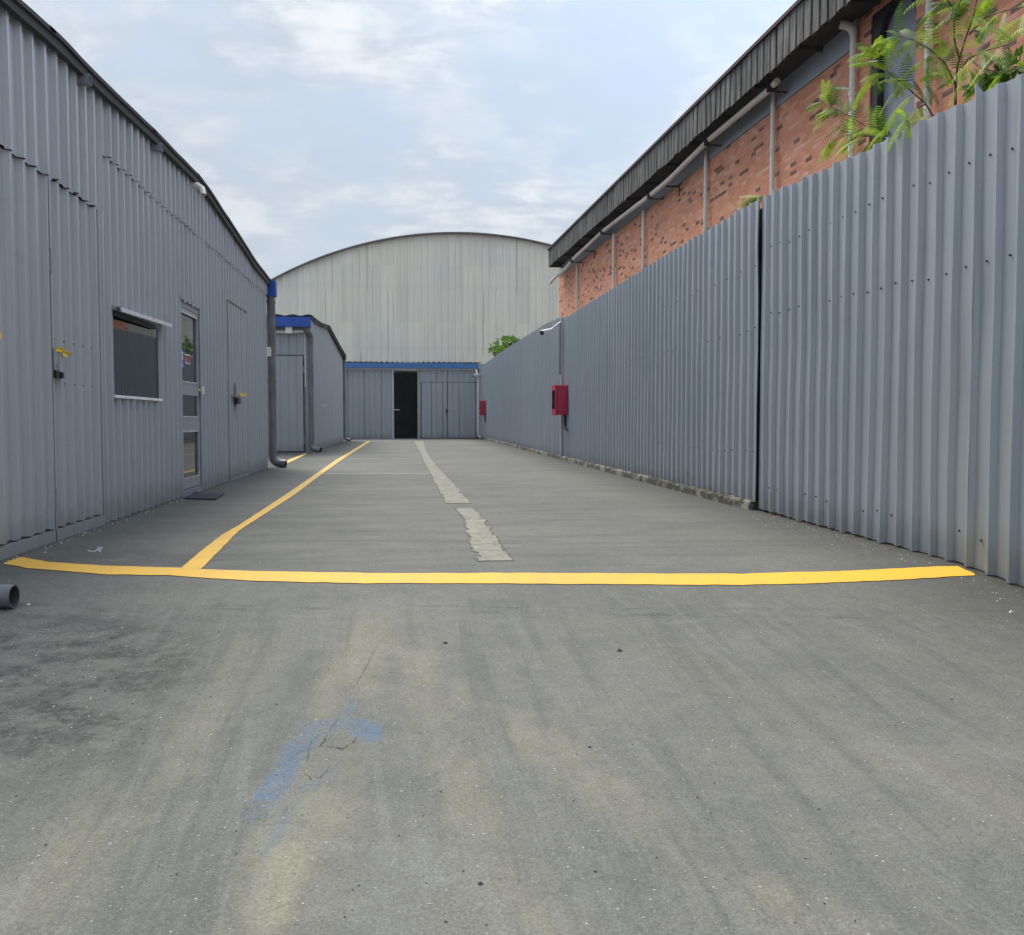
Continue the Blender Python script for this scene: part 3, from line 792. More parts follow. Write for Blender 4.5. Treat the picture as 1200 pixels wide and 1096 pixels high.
rl = leaf('metal_door', 8.0, 9.24, -0.005, 2.825, LW, 0.004, 0.09, seed=5.0, screws=[(y, z) for y in (8.10, 8.33, 8.56, 8.79, 9.02, 9.13) for z in (1.58, 1.24)])
for z in (0.32, 2.18):
    mb = MB(); mb.tube([(XL + 0.03, 7.983, z - 0.09), (XL + 0.03, 7.983, z), (XL + 0.03, 7.983, z + 0.09)], 0.014, 10)
    mb.build('hinge', M['grey_flat'], lf, smooth=True)
mb = MB(); mb.box(XL + 0.008, XL + 0.012, 7.966, 7.999, 0.05, 2.82); mb.build('door_gap', M['seam'], lf)
mb = MB(); mb.box(XL + 0.004, XL + 0.008, 9.241, 9.268, 0.0, 2.82); mb.build('door_gap', M['seam'], rl)
def lockset(parent, y, z, s=1.0):
    mb = MB(); mb.box(XL + 0.031, XL + 0.041, y - 0.03, y + 0.09 * s, z, z + 0.17 * s); mb.box(XL + 0.041, XL + 0.05, y + 0.02, y + 0.05, z + 0.02, z + 0.05)
    hp = mb.build('hasp', M['grey_flat'], parent, bevel=0.003)
    mb = MB(); mb.box(XL + 0.032, XL + 0.058, y - 0.03, y + 0.045 * s, z - 0.06 * s, z + 0.0); pd = mb.build('padlock', M['lock'], parent, bevel=0.006)
    mb = MB(); mb.box(XL + 0.03, XL + 0.07, y + 0.052 * s, y + 0.10 * s, z - 0.06 * s, z - 0.012, 1); mb.tube([(XL + 0.05, y + 0.08 * s, z - 0.01), (XL + 0.05, y + 0.08 * s, z + 0.15 * s)], 0.003, 6)
    mb.build('shackle', [M['alu'], M['lock']], pd)
    mb = MB()
    def rib(pts, w):
        for (a, b) in zip(pts, pts[1:]):
            a = Vector(a); b = Vector(b)
            mb.quad([a + Vector((0, 0, w)), b + Vector((0, 0, w)), b - Vector((0, 0, w)), a - Vector((0, 0, w))])
            mb.quad([a + Vector((0.012, 0, w)), b + Vector((0.012, 0, w)), b + Vector((0, 0, w)), a + Vector((0, 0, w))])
    zt = z + 0.17 * s
    rib([(XL + 0.035, y + 0.0, zt - 0.006), (XL + 0.05, y + 0.06, zt - 0.006), (XL + 0.06, y + 0.15, zt - 0.014)], 0.015 * s)
    rib([(XL + 0.06, y + 0.10, zt - 0.03), (XL + 0.06, y + 0.20, zt - 0.042)], 0.018 * s)
    rib([(XL + 0.05, y + 0.16, zt - 0.015), (XL + 0.06, y + 0.36, zt - 0.022)], 0.004 * s)
    mb.build('tape', M['yellow_tag'], hp, solid=0.0015)
lockset(rl, 8.03, 1.335)
mb = MB(); mb.quad([(XL + 0.035, 6.90, 1.54), (XL + 0.05, 6.985, 1.535), (XL + 0.05, 6.98, 1.495), (XL + 0.035, 6.90, 1.49)]); mb.quad([(XL + 0.05, 6.985, 1.535), (XL + 0.035, 7.015, 1.52), (XL + 0.035, 7.0, 1.495), (XL + 0.05, 6.98, 1.495)])
mb.build('tape', M['yellow_tag'], lf)
# ground rail under the doors
mb = MB(); mb.box(XL - 0.02, XL + 0.045, 5.65, 9.29, -0.05, -0.008); mb.build('door_rail', M['grey_flat'], LW)
# ---- window
def frame_box(mb, x0, x1, y0, y1, z0, z1, w):
    mb.box(x0, x1, y0, y0 + w, z0, z1); mb.box(x0, x1, y1 - w, y1, z0, z1)
    mb.box(x0, x1, y0 + w, y1 - w, z0, z0 + w); mb.box(x0, x1, y0 + w, y1 - w, z1 - w, z1)
mb = MB(); hw = hole_w
mb.box(XL - 0.14, XL + 0.034, hw[0], hw[0] + 0.012, hw[2], hw[3]); mb.box(XL - 0.14, XL + 0.022, hw[1] - 0.012, hw[1], hw[2], hw[3])
mb.box(XL - 0.14, XL - 0.0, hw[0] + 0.012, hw[1] - 0.012, hw[3] - 0.012, hw[3])
mb.box(XL - 0.14, XL + 0.0, hw[0] + 0.012, hw[1] - 0.012, hw[2], hw[2] + 0.012)
wf = mb.build('window', M['grey_flat'], LW)
mb = MB(); ya, yb, za, zb_ = hw[0] + 0.012, hw[1] - 0.012, hw[2] + 0.012, hw[3] - 0.012
mb.quad([(XL - 0.034, ya, za), (XL + 0.014, yb, za), (XL + 0.014, yb, zb_), (XL - 0.034, ya, zb_)]); mb.build('pane', M['glass'], wf, solid=0.006)
mb = MB(); mb.box(XL + 0.0, XL + 0.055, hw[0] - 0.02, hw[1] + 0.02, hw[2] - 0.022, hw[2] + 0.004); mb.build('sill', M['white'], wf, bevel=0.003)
mb = MB()
ya, yb = hw[0] - 0.03, hw[1] + 0.22
for k in range(8):
    a = ya + (yb - ya) * k / 8; b = ya + (yb - ya) * (k + 1) / 8
    zz = lambda y: 1.975 + 0.018 * (y - ya)
    mb.quad([(XL + 0.03, a, zz(a) + 0.045), (XL + 0.03, b, zz(b) + 0.045), (XL + 0.115, b, zz(b) + 0.02), (XL + 0.115, a, zz(a) + 0.02)])
    mb.quad([(XL + 0.115, a, zz(a) + 0.02), (XL + 0.115, b, zz(b) + 0.02), (XL + 0.12, b, zz(b) - 0.02), (XL + 0.12, a, zz(a) - 0.02)])
mb.build('drip_hood', M['alu'], wf, solid=0.004)
mb = MB(); mb.box(XL + 0.016, XL + 0.045, hw[0], hw[1] - 0.2, hw[3] - 0.035, hw[3] + 0.01); mb.build('hood_strip', M['black'], wf)  # plain black strip along the window top, under the hood
# ---- glass door
y0, y1, z0, z1 = hole_d2[0], hole_d2[1], -0.005, 2.40
mb = MB()
mb.box(XL - 0.06, XL + 0.036, y0, y0 + 0.03, z0, z1); mb.box(XL - 0.06, XL + 0.036, y1 - 0.03, y1, z0, z1); mb.box(XL - 0.06, XL + 0.02, y0 + 0.03, y1 - 0.03, z1 - 0.07, z1)
mb.box(XL - 0.06, XL + 0.03, y0 + 0.03, y1 - 0.03, -0.02, 0.075)
gd = mb.build('glass_door', M['grey_flat'], LW)
mb = MB()
xa, xb = XL - 0.03, XL + 0.015
a, b = y0 + 0.035, y1 - 0.035
for q in ((a, a + 0.055, 0.085, 2.325), (b - 0.085, b, 0.085, 2.325)): mb.box(xa, xb, *q)
for zq in ((0.085, 0.22), (0.80, 0.985), (1.255, 1.42), (2.27, 2.325)): mb.box(xa, xb, a + 0.055, b - 0.085, *zq)
df = mb.build('door_frame', plain('silver door frame', (0.30, 0.315, 0.35), 0.35, 0.2), gd, bevel=0.003)
mb = MB()
for zq in (0.985, 0.80, 1.42, 2.27, 0.22): mb.box(xb, xb + 0.008, a + 0.05, b - 0.08, zq - 0.008, zq + 0.008)
mb.box(xb, xb + 0.008, b - 0.088, b - 0.076, 0.22, 2.27)
mb.build('bead', M['alu'], gd)
for zq in ((0.22, 0.80), (0.985, 1.255), (1.42, 2.27)):
    mb = MB(); mb.box(XL - 0.012, XL - 0.006, a + 0.055, b - 0.085, *zq); mb.build('pane', M['glass'], gd)
xs_ = XL - 0.004
mb = MB(); mb.box(xs_, xs_ + 0.002, 12.44, 12.60, 1.585, 1.815, 0)
mb.box(xs_ + 0.002, xs_ + 0.004, 12.47, 12.57, 1.69, 1.785, 1); mb.box(xs_ + 0.002, xs_ + 0.004, 12.46, 12.58, 1.61, 1.625, 1); mb.box(xs_ + 0.002, xs_ + 0.004, 12.46, 12.56, 1.64, 1.653, 1)
mb.box(xs_ + 0.004, xs_ + 0.006, 12.50, 12.53, 1.71, 1.765, 0); mb.box(xs_ + 0.004, xs_ + 0.006, 12.53, 12.55, 1.735, 1.75, 0)
s_ = mb.build('sticker', [plain('sticker blue', (0.03, 0.14, 0.5), 0.4), M['white']], gd); s_['label'] = 'blue and white sticker'
mb = MB(); mb.box(xs_, xs_ + 0.002, 12.70, 12.98, 1.655, 1.77, 1); mb.box(xs_ + 0.002, xs_ + 0.004, 12.715, 12.965, 1.668, 1.757, 0)
mb.box(xs_ + 0.004, xs_ + 0.006, 12.73, 12.90, 1.70, 1.735, 2); mb.box(xs_ + 0.004, xs_ + 0.006, 12.87, 12.95, 1.675, 1.72, 2); mb.box(xs_ + 0.004, xs_ + 0.006, 12.73, 12.80, 1.68, 1.69, 1)
s_ = mb.build('sticker', [M['black'], M['white'], plain('sticker red', (0.5, 0.03, 0.02), 0.4)], gd); s_['label'] = 'black sticker with red and white print'
mb = MB(); mb.tube([(xb, b - 0.04, 1.335), (xb + 0.05, b - 0.04, 1.335)], 0.02, 12); mb.box(xb + 0.04, xb + 0.07, b - 0.075, b - 0.005, 1.28, 1.39); mb.build('handle', M['cream'], gd, bevel=0.008)
mb = MB(); corr(mb, lambda s, d, z: (XL + 0.018 + d, s, z), y0 - 0.02, y1 + 0.03, 2.395, 2.45, phase=0.07, ragged=0.006); mb.build('lintel_strip', M['grey_l'], gd, solid=0.003)
mb = MB(); mb.box(XL - 0.0, XL + 0.032, y0 + 0.01, y1, 2.402, 2.418); mb.build('lintel_gap', M['seam'], gd)
# ---- flush corrugated door further on
d3 = leaf('metal_door', 15.515, 17.205, -0.005, 2.77, LW, 0.006, 0.07, flat=0.03, seed=8.0, rail=0.05)
mb = MB(); mb.box(XL + 0.006, XL + 0.012, 15.503, 15.514, 0.02, 2.77); mb.box(XL + 0.0, XL + 0.012, 17.206, 17.219, 0.02, 2.77); mb.box(XL + 0.004, XL + 0.028, 15.515, 17.205, 2.768, 2.778); mb.build('door_gap', M['seam'], d3)
mb = MB(); mb.box(XL + 0.036, XL + 0.06, 15.92, 16.02, 1.17, 1.52); mb.box(XL + 0.036, XL + 0.09, 15.70, 16.12, 1.30, 1.335); hp = mb.build('hasp', M['grey_flat'], d3)
mb = MB(); mb.box(XL + 0.06, XL + 0.12, 15.78, 16.02, 1.20, 1.29); mb.build('padlock', M['lock'], d3, bevel=0.006)
mb = MB(); mb.quad([(XL + 0.10, 16.0, 1.36), (XL + 0.19, 16.1, 1.375), (XL + 0.19, 16.12, 1.32), (XL + 0.13, 16.02, 1.33)]); mb.quad([(XL + 0.10, 16.0, 1.36), (XL + 0.19, 16.1, 1.375), (XL + 0.15, 16.3, 1.37), (XL + 0.10, 16.2, 1.36)]); mb.build('tape', M['yellow_tag'], hp, solid=0.002)

# ---- door mat
mb = MB()
q = [on_g(216, 585.3), on_g(253, 586.3), on_g(262.5, 580), on_g(229, 579)]
N = 8
grid = []
for i in range(N + 1):
    for j in range(N + 1):
        u, v = i / N, j / N
        p = q[0].lerp(q[1], u).lerp(q[3].lerp(q[2], u), v)
        lift = 0.03 * max(0, 1 - u * 4) * max(0, (v - 0.3))
        grid.append((p.x, p.y, 0.018 + lift + 0.003 * mn.noise(p * 7)))
n = N + 1
mb.v = list(grid) + [(a, b, c - 0.014) for a, b, c in grid]
off = n * n
for i in range(N):
    for j in range(N):
        a = i * n + j; mb.f.append((a, a + n, a + n + 1, a + 1)); mb.m.append(0); mb.f.append((off + a, off + a + 1, off + a + n + 1, off + a + n)); mb.m.append(0)
for i in range(N):
    for (a, b) in ((i, i + 1), (N * n + i + 1, N * n + i), ((i + 1) * n, i * n), (i * n + N, (i + 1) * n + N)):
        mb.f.append((a, b, off + b, off + a)); mb.m.append(0)
tag(mb.build('door_mat', M['rubber']), 'thin black rubber mat on the ground at the glass door', 'door mat')
# ---- bit of white wire on the ground by the door
mb = MB(); g = on_g(112, 648)
pth = [(g.x - 0.10, g.y + 0.03, 0.03), (g.x - 0.06, g.y + 0.0, 0.012), (g.x - 0.01, g.y - 0.01, 0.015), (g.x + 0.03, g.y + 0.04, 0.05), (g.x + 0.0, g.y + 0.06, 0.07), (g.x + 0.06, g.y + 0.07, 0.06), (g.x + 0.035, g.y + 0.02, 0.02), (g.x + 0.07, g.y - 0.03, 0.008)]
pth = [(g.x + (a - g.x) * .6, g.y + (b_ - g.y) * .6, 0.004 + c_ * .45) for a, b_, c_ in pth]; mb.tube(pth, 0.0035, 6); tag(mb.build('wire_scrap', M['white'], smooth=True), 'short curl of white wire on the ground by the corrugated double door', 'wire')

# ============================================================ SMALL SHED
def xs(y): return -2.85 - 0.1 * (y - 29) / 14.8
SH = thing('metal_shed', 'small grey shed with bright blue gutter beyond the left warehouse', 'shed', (-2.85, 29, 0))
shp = [(28.7, 3.93), (29.7, 3.95), (32.2, 4.04), (35.0, 4.235), (37.1, 4.12), (40.1, 3.95), (44.1, 3.76)]
roofS = lambda y: interp(shp, y)
mb = MB(); corr(mb, lambda s, d, z: (xs(s) + d, s, z), 29.0, 43.8, 0.0, lambda y: roofS(y) - 0.04, depth=0.03, wob=0.006)
mb.build('wall', M['grey_l'], SH, weld=True, solid=0.003)
mb = MB(); corr(mb, lambda s, d, z: (s, 29.0 - d, z), -8.0, -2.86, 0.0, 3.86, pitch=0.235, depth=0.018, frac=(0.90, 0.93, 0.97), phase=-2.99, holes=[(-3.95, -3.03, -1, 2.81)], jit=0)
mb.build('front_wall', M['grey_far'], SH, weld=True, solid=0.003)
mb = MB(); mb.box(-8.05, -8.0, 29.0, 43.8, 0, 3.6); mb.box(-8.0, -3.0, 43.75, 43.8, 0, 3.6); mb.build('back_wall', M['grey_flat'], SH)
rf = gable_roof('roof', SH, -2.76, -8.2, [28.75, 32.2, 35.0, 38, 41, 44.0], roofS, M['roof_dark'])
mb = MB()
for a, b in zip(shp, shp[1:]):
    mb.quad([(-2.77, a[0], a[1] - 0.11), (-2.80, b[0], b[1] - 0.11), (-2.80, b[0], b[1]), (-2.77, a[0], a[1])])
mb.build('verge_trim', M['roof_dark'], rf, solid=0.02)
mb = MB(); mb.box(-8.1, -2.80, 28.66, 28.68, 3.60, 3.88); mb.box(-8.1, -2.80, 28.68, 28.92, 3.60, 3.615); mb.box(-8.1, -2.80, 28.90, 28.92, 3.615, 3.88); mb.box(-2.815, -2.80, 28.68, 28.90, 3.615, 3.88)
mb.build('gutter', M['blue'], SH)
mb = MB(); mb.tube([(-4.3, 28.90, 3.47), (-3.5, 28.90, 3.47), (-2.98, 28.90, 3.49)], 0.05, 12); mb.build('conduit', M['pvc_w'], SH, smooth=True)
mb = MB(); mb.box(-3.52, -3.33, 28.72, 28.85, 3.41, 3.60); mb.build('junction_box', M['pvc_w'], SH, bevel=0.01)
d = downpipe(SH, -2.83, 28.92, 3.36, 0.0, 0.075, (0.9, -0.4, 0.30))
mb = MB(); mb.tube([(-2.95, 28.8, 3.6), (-2.93, 28.8, 3.50), (-2.86, 28.86, 3.42), (-2.83, 28.92, 3.34)], 0.085, 14); mb.build('pipe_elbow', M['pvc'], d, smooth=True)
mb = MB(); mb.tube([(-2.99, 28.95, 3.45), (-2.99, 28.95, 1.9)], 0.018, 8); mb.build('cable', M['white'], SH)
mb = MB(); mb.box(-3.945, -3.035, 28.96, 28.985, 0.03, 2.79)
for x in (-3.72, -3.49, -3.26): mb.box(x, x + 0.02, 28.945, 28.96, 0.03, 2.79)
sd = mb.build('shed_door', M['grey_far'], SH)
mb = MB(); mb.box(-3.06, -3.035, 28.95, 28.955, 0.03, 2.79); mb.box(-3.95, -3.03, 28.95, 28.958, 2.79, 2.81); mb.build('door_gap', M['seam'], sd)
for z in (0.35, 2.4):
    mb = MB(); mb.tube([(-3.03, 28.94, z - 0.1), (-3.03, 28.94, z + 0.1)], 0.02, 8)
    mb.build('hinge', M['grey_flat'], sd)
d = downpipe(SH, -2.86, 43.95, 3.7, 0.0, 0.06, (0.9, -0.4, 0.28))
mb = MB(); mb.box(-3.3, -2.78, 43.85, 44.1, 3.58, 3.82); mb.build('gutter_end', M['roof_dark'], SH)
mb = MB(); mb.box(xs(32.3) + 0.03, xs(32.3) + 0.06, 32.2, 32.6, 1.36, 1.44); mb.tube([(xs(32.3) + 0.06, 32.3, 1.4), (xs(32.3) + 0.14, 32.3, 1.4), (xs(32.3) + 0.14, 32.7, 1.4)], 0.02, 8); mb.build('handle', M['alu'], SH)

# ============================================================ FAR BUILDING
YF = 49.2
FB = thing('storage_building', 'low grey corrugated building with blue gutter at the end of the drive', 'storage building', (0, YF, 0))
PF = lambda s, d, z: (s, YF - d, z)
mb = MB()
corr(mb, PF, -3.6, -0.86, 0.0, 3.46, pitch=0.275, depth=0.03, frac=(0.80, 0.85, 0.95), jit=0.02)
corr(mb, PF, 0.44, 3.42, 2.81, 3.46, pitch=0.275, depth=0.03, frac=(0.80, 0.85, 0.95), jit=0.02)
corr(mb, PF, 0.44, 0.56, 0.0, 2.81, pitch=0.275, depth=0.03, jit=0.0)
mb.build('front_wall', M['grey_far'], FB, weld=True, solid=0.004)
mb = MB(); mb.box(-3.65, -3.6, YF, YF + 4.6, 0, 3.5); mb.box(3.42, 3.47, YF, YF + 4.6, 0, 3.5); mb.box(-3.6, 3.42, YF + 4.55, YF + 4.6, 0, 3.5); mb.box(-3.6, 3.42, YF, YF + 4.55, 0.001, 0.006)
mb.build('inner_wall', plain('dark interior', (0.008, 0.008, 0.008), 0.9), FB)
mb = MB(); mb.box(0.54, 3.42, YF + 0.03, YF + 0.05, 0, 2.8)
mb.build('door_backing', M['seam'], FB)
for x0, x1 in ((0.60, 1.86), (1.885, 3.38)):
    mb = MB(); corr(mb, lambda s, d, z: (s, YF - 0.005 - d, z), x0, x1, 0.03, 2.79, pitch=0.275, depth=0.028, frac=(0.80, 0.85, 0.95), jit=0.02)
    dd = mb.build('metal_door', M['grey_far'], FB, weld=True, solid=0.004)
mb = MB(); mb.box(1.80, 1.84, YF - 0.08, YF - 0.04, 1.2, 1.5); mb.box(1.83, 1.93, YF - 0.075, YF - 0.045, 1.33, 1.39); mb.build('latch', M['screw'], dd)
mb = MB(); mb.box(-0.86, -0.77, YF - 0.06, YF + 0.06, 0, 3.44); mb.box(0.40, 0.44, YF - 0.05, YF + 0.05, 0, 3.40)
dj = mb.build('door_jamb', plain('pale jamb', (0.42, 0.44, 0.47), 0.5), FB)
mb = MB(); mb.tube([(-0.77, YF - 0.08, 1.42), (-0.66, YF - 0.10, 1.44), (-0.50, YF - 0.10, 1.42)], 0.022, 8); mb.build('handle', M['alu'], FB)
mb = MB(); mb.box(-0.77, 0.40, YF - 0.02, YF + 0.05, 3.38, 3.46); mb.box(-3.4, 3.42, YF - 0.10, YF - 0.04, 3.42, 3.485); mb.build('lintel', M['white'], FB)
mb = MB(); mb.box(-3.4, 3.44, YF - 0.26, YF - 0.24, 3.49, 3.74); mb.box(-3.4, 3.44, YF - 0.24, YF - 0.02, 3.49, 3.505); mb.box(3.425, 3.44, YF - 0.24, YF - 0.02, 3.505, 3.74); mb.build('gutter', M['blue_far'], FB)
mb = MB(); corr(mb, lambda s, d, y: (s, y, 3.77 + 0.05 * (y - YF) + d), -3.7, 3.55, YF - 0.22, YF + 4.7, pitch=0.26, depth=0.05, jit=0.01, frac=(0.5, 0.6, 0.85)); mb.build('roof', M['roof_dark'], FB, weld=True, solid=0.01)
d = downpipe(FB, 3.40, YF - 0.30, 3.2, 0.0, 0.05, (0.8, -0.6, 0.42), mat=M['pvc_w'])
mb = MB(); mb.tube([(3.30, YF - 0.13, 3.5), (3.33, YF - 0.2, 3.3), (3.40, YF - 0.30, 3.15)], 0.055, 12); mb.build('pipe_elbow', M['pvc_w'], d, smooth=True)
# grey screen between that building and the fence
mb = MB(); corr(mb, lambda s, d, z: (s, YF - 0.12 - d, z), 3.46, 3.9, 0.0, 3.72, pitch=0.27, depth=0.03)
o = mb.build('metal_screen', M['grey_far'], weld=True, solid=0.004); tag(o, 'narrow grey corrugated panel between the far building and the fence', 'panel')
# security camera on the far building
def bullet_cam(name, label, base, tip, mount):
    t_ = thing(name, label, 'security camera', base)
    b = Vector(base); e = Vector(tip); ax = (e - b).normalized()
    mb = MB(); mb.tube([Vector(mount), b + Vector((0, 0, 0.03)), b], 0.016, 8); mb.build('bracket', M['alu'], t_)
    mb = MB(); mb.tube([b - ax * 0.10, b - ax * 0.09, e, e + ax * 0.01], [0.045, 0.055, 0.055, 0.05], 14); bd = mb.build('body', M['white'], t_, smooth=True)
    mb = MB(); mb.tube([e + ax * 0.005, e + ax * 0.025], 0.046, 14); mb.build('lens', M['black'], bd)
    mb = MB(); s_ = ax.cross(Vector((0, 0, 1))).normalized() * 0.065; u = Vector((0, 0, 0.062))
    p = [b - ax * 0.1 + s_ + u, b - ax * 0.1 - s_ + u, e + ax * 0.06 - s_ + u, e + ax * 0.06 + s_ + u]
    mb.quad(p); mb.quad([p[0], p[3], p[3] - Vector((0, 0, .04)), p[0] - Vector((0, 0, .04))]); mb.quad([p[2], p[1], p[1] - Vector((0, 0, .04)), p[2] - Vector((0, 0, .04))])
    mb.build('sun_shield', M['white'], t_, solid=0.004)
    return t_
bullet_cam('security_camera', 'small white security camera under the blue gutter of the far building', (3.40, YF - 0.45, 3.14), (3.16, YF - 0.65, 3.10), (3.46, YF - 0.2, 3.22))

# ============================================================ VAULTED WAREHOUSE
YV = 54.0
VW = thing('vaulted_warehouse', 'huge off-white warehouse with a curved roof rising behind the low grey buildings', 'warehouse', (2.9, YV, 0))
CX, AZ, RR = 2.9, 11.08, 20.7
def arcz(x): return AZ - (RR - math.sqrt(max(0, RR * RR - (x - CX) ** 2)))
PV = lambda off: (lambda s, d, z: (s, YV - off - d, z))
mb = MB()
corr(mb, PV(0), CX - 12.4, CX + 12.4, 0.0, lambda x: min(4.68, arcz(x)), pitch=0.37, depth=0.05, frac=(0.80, 0.85, 0.93), jit=0.02, step=1.6, wob=0.012)
corr(mb, PV(0.004), CX - 12.4, CX + 12.4, 4.6, lambda x: min(7.98, arcz(x)), pitch=0.37, depth=0.05, frac=(0.80, 0.85, 0.93), jit=0.02, step=1.6, wob=0.012, ragged=0.03)
corr(mb, PV(0.008), CX - 12.4, CX + 12.4, lambda x: min(7.9, arcz(x) - .05), arcz, pitch=0.37, depth=0.05, frac=(0.80, 0.85, 0.93), jit=0.02, step=1.6, wob=0.012, ragged=0.03)
mb.build('front_wall', M['vault'], VW, weld=True, solid=0.004)
for sx in (-12.4, 12.4):
    mb = MB(); mb.box(CX + sx - 0.05, CX + sx + 0.05, YV, YV + 38, 0, arcz(CX + sx)); mb.build('side_wall', M['vault'], VW)
mb = MB(); N = 60
for k in range(N):
    xa = CX - 12.9 + 25.8 * k / N; xb_ = CX - 12.9 + 25.8 * (k + 1) / N
    za, zb_ = arcz(xa) + 0.03, arcz(xb_) + 0.03
    mb.quad([(xa, YV - 0.25, za), (xb_, YV - 0.25, zb_), (xb_, YV + 38, zb_), (xa, YV + 38, za)])
mb.build('roof', plain('grey vault roof', (0.16, 0.155, 0.14), 0.8, var=0.3), VW, weld=True, solid=0.07)

# ============================================================ RIGHT FENCE
XR = 3.62
PR = lambda off=0.0: (lambda s, d, z: (XR - off - d, s, z))
topA = [(3.0, 2.90), (5.53, 2.985), (5.99, 3.01), (6.93, 3.06), (7.76, 3.09), (9.84, 3.225)]
gA = lambda y: gz(XR, y)
FA = thing('corrugated_fence', 'nearest grey corrugated fence sheets at the right, foliage spilling over the top', 'fence', (XR, 5, 0))
mb = MB()
def tA(y):
    z = interp(topA, y)
    k = math.floor(y / 0.232)
    return z + (0.06 if 5.98 < y < 6.03 else 0.0) + 0.008 * math.sin(k * 2.1)
# ragged sheet foot
corr(mb, PR(), 1.0, 6.0, lambda y: gA(y) + 0.008, tA, wob=0.006, depth=0.035, phase=0.0, ragged=0.004, jit=0.006, frac=(0.70, 0.79, 0.91))
corr(mb, PR(0.002), 5.98, 9.888, lambda y: gA(y) + 0.018, tA, wob=0.006, depth=0.035, phase=0.0, seed=3, ragged=0.01, jit=0.006, frac=(0.70, 0.79, 0.91))
for k in range(5, 43):
    y = k * 0.232 + 0.08
    if 1 < y < 9.8:
        for z in (2.62, 1.95, 0.22):
            if z == 0.22 and not (k % 5 < 3): continue
            if random.random() < .15: continue
            screw_x(mb, XR - 0.004, y + random.uniform(-.01, .01), z + random.uniform(-.02, .02) + 0.02 * (y - 7) , -1, 0.0065)
mb.build('sheet', [M['grey_r'], M['screw']], FA, weld=True, solid=-0.003)
mb = MB()
for z in (0.25, 1.9, 2.6): mb.box(XR + 0.03, XR + 0.075, 1.0, 9.85, z - 0.025, z + 0.025)
for y in (1.5, 4.4, 7.2, 9.7): mb.box(XR + 0.075, XR + 0.13, y, y + 0.075, -0.3, 2.9)
mb.build('frame', M['grey_flat'], FA)
topB = [(9.93, 3.235), (13.7, 3.27), (18.8, 3.285), (22.9, 3.295)]
FBn = thing('corrugated_fence', 'middle grey corrugated fence between the dark vertical joint and the red cabinet', 'fence', (XR, 9.93, 0))
mb = MB()
corr(mb, PR(), 9.905, 22.85, lambda y: 0.095 + 0.01 * mn.noise(Vector((y * 2, 0, 0))), lambda y: interp(topB, y) + 0.006 * math.sin(math.floor(y / 0.232) * 1.7), wob=0.007, depth=0.034, ragged=0.006, jit=0.012, seed=12)
for k in range(43, 98):
    y = k * 0.232 + 0.08
    for z in (2.55, 1.9, 0.6):
        if random.random() < .6: screw_x(mb, XR - 0.004, y, z + random.uniform(-.02, .02), -1, 0.0065)
mb.build('sheet', [M['grey_r'], M['screw']], FBn, weld=True, solid=-0.003)
mb = MB()
for z in (0.45, 1.9, 2.9): mb.box(XR + 0.03, XR + 0.075, 9.93, 22.85, z - 0.025, z + 0.025)
for y in (9.95, 14.2, 18.5, 22.7): mb.box(XR + 0.075, XR + 0.13, y, y + 0.075, 0, 3.1)
mb.build('frame', M['grey_flat'], FBn)
mb = MB(); mb.box(XR + 0.023, XR + 0.028, 9.6, 10.4, -0.01, 3.14); mb.build('joint_backing', M['seam'], FBn)  # thin black sheet added behind the joint so the gap shows dark
topC = [(23.0, 3.38), (26, 3.48), (34.7, 3.57), (48.4, 3.6)]
FC = thing('corrugated_fence', 'farthest grey corrugated fence running from the first red cabinet to the far building', 'fence', (XR, 23, 0))
mb = MB()
corr(mb, lambda s, d, z: (XR - 0.03 * (s - 23) / 25 - d, s, z), 22.98, 48.9, lambda y: 0.09 + 0.012 * mn.noise(Vector((y * 2, 5, 0))), lambda y: interp(topC, y), wob=0.008, depth=0.032, jit=0.015, seed=22, step=1.0)
mb.build('sheet', M['grey_r'], FC, weld=True, solid=-0.003)
mb = MB(); mb.box(XR - 0.085, XR + 0.05, 22.86, 22.99, 0.0, 3.34); mb.build('post', M['grey_r'], FC, bevel=0.006)
# plinth: rough low concrete kerb under the fence
mb = MB(); sects = []
n = 420
for i in range(n + 1):
    y = 9.97 + (48.9 - 9.97) * (i / n) ** 1.5
    a = 0.012 * mn.noise(Vector((y * 3, 1, 0))) + 0.012 * mn.noise(Vector((y * 9, 2, 0)))
    b = 0.010 * mn.noise(Vector((y * 3, 7, 0)))
    xk = XR - 0.03 * max(0, y - 23) / 25
    sects.append([(xk - 0.085 + a, y, -0.02), (xk - 0.075 + a, y, 0.07 + b), (xk - 0.060 + a * 0.6, y, 0.092 + b), (xk + 0.1, y, 0.094 + b * 0.5)])
for s0, s1 in zip(sects, sects[1:]):
    for k in range(3): mb.quad([s0[k], s1[k], s1[k + 1], s0[k + 1]])
mb.quad(sects[0] + [(XR + 0.1, 9.97, -0.02)])
tag(mb.build('concrete_plinth', M['plinth']), 'low mossy concrete kerb under the middle and far corrugated fence', 'kerb')

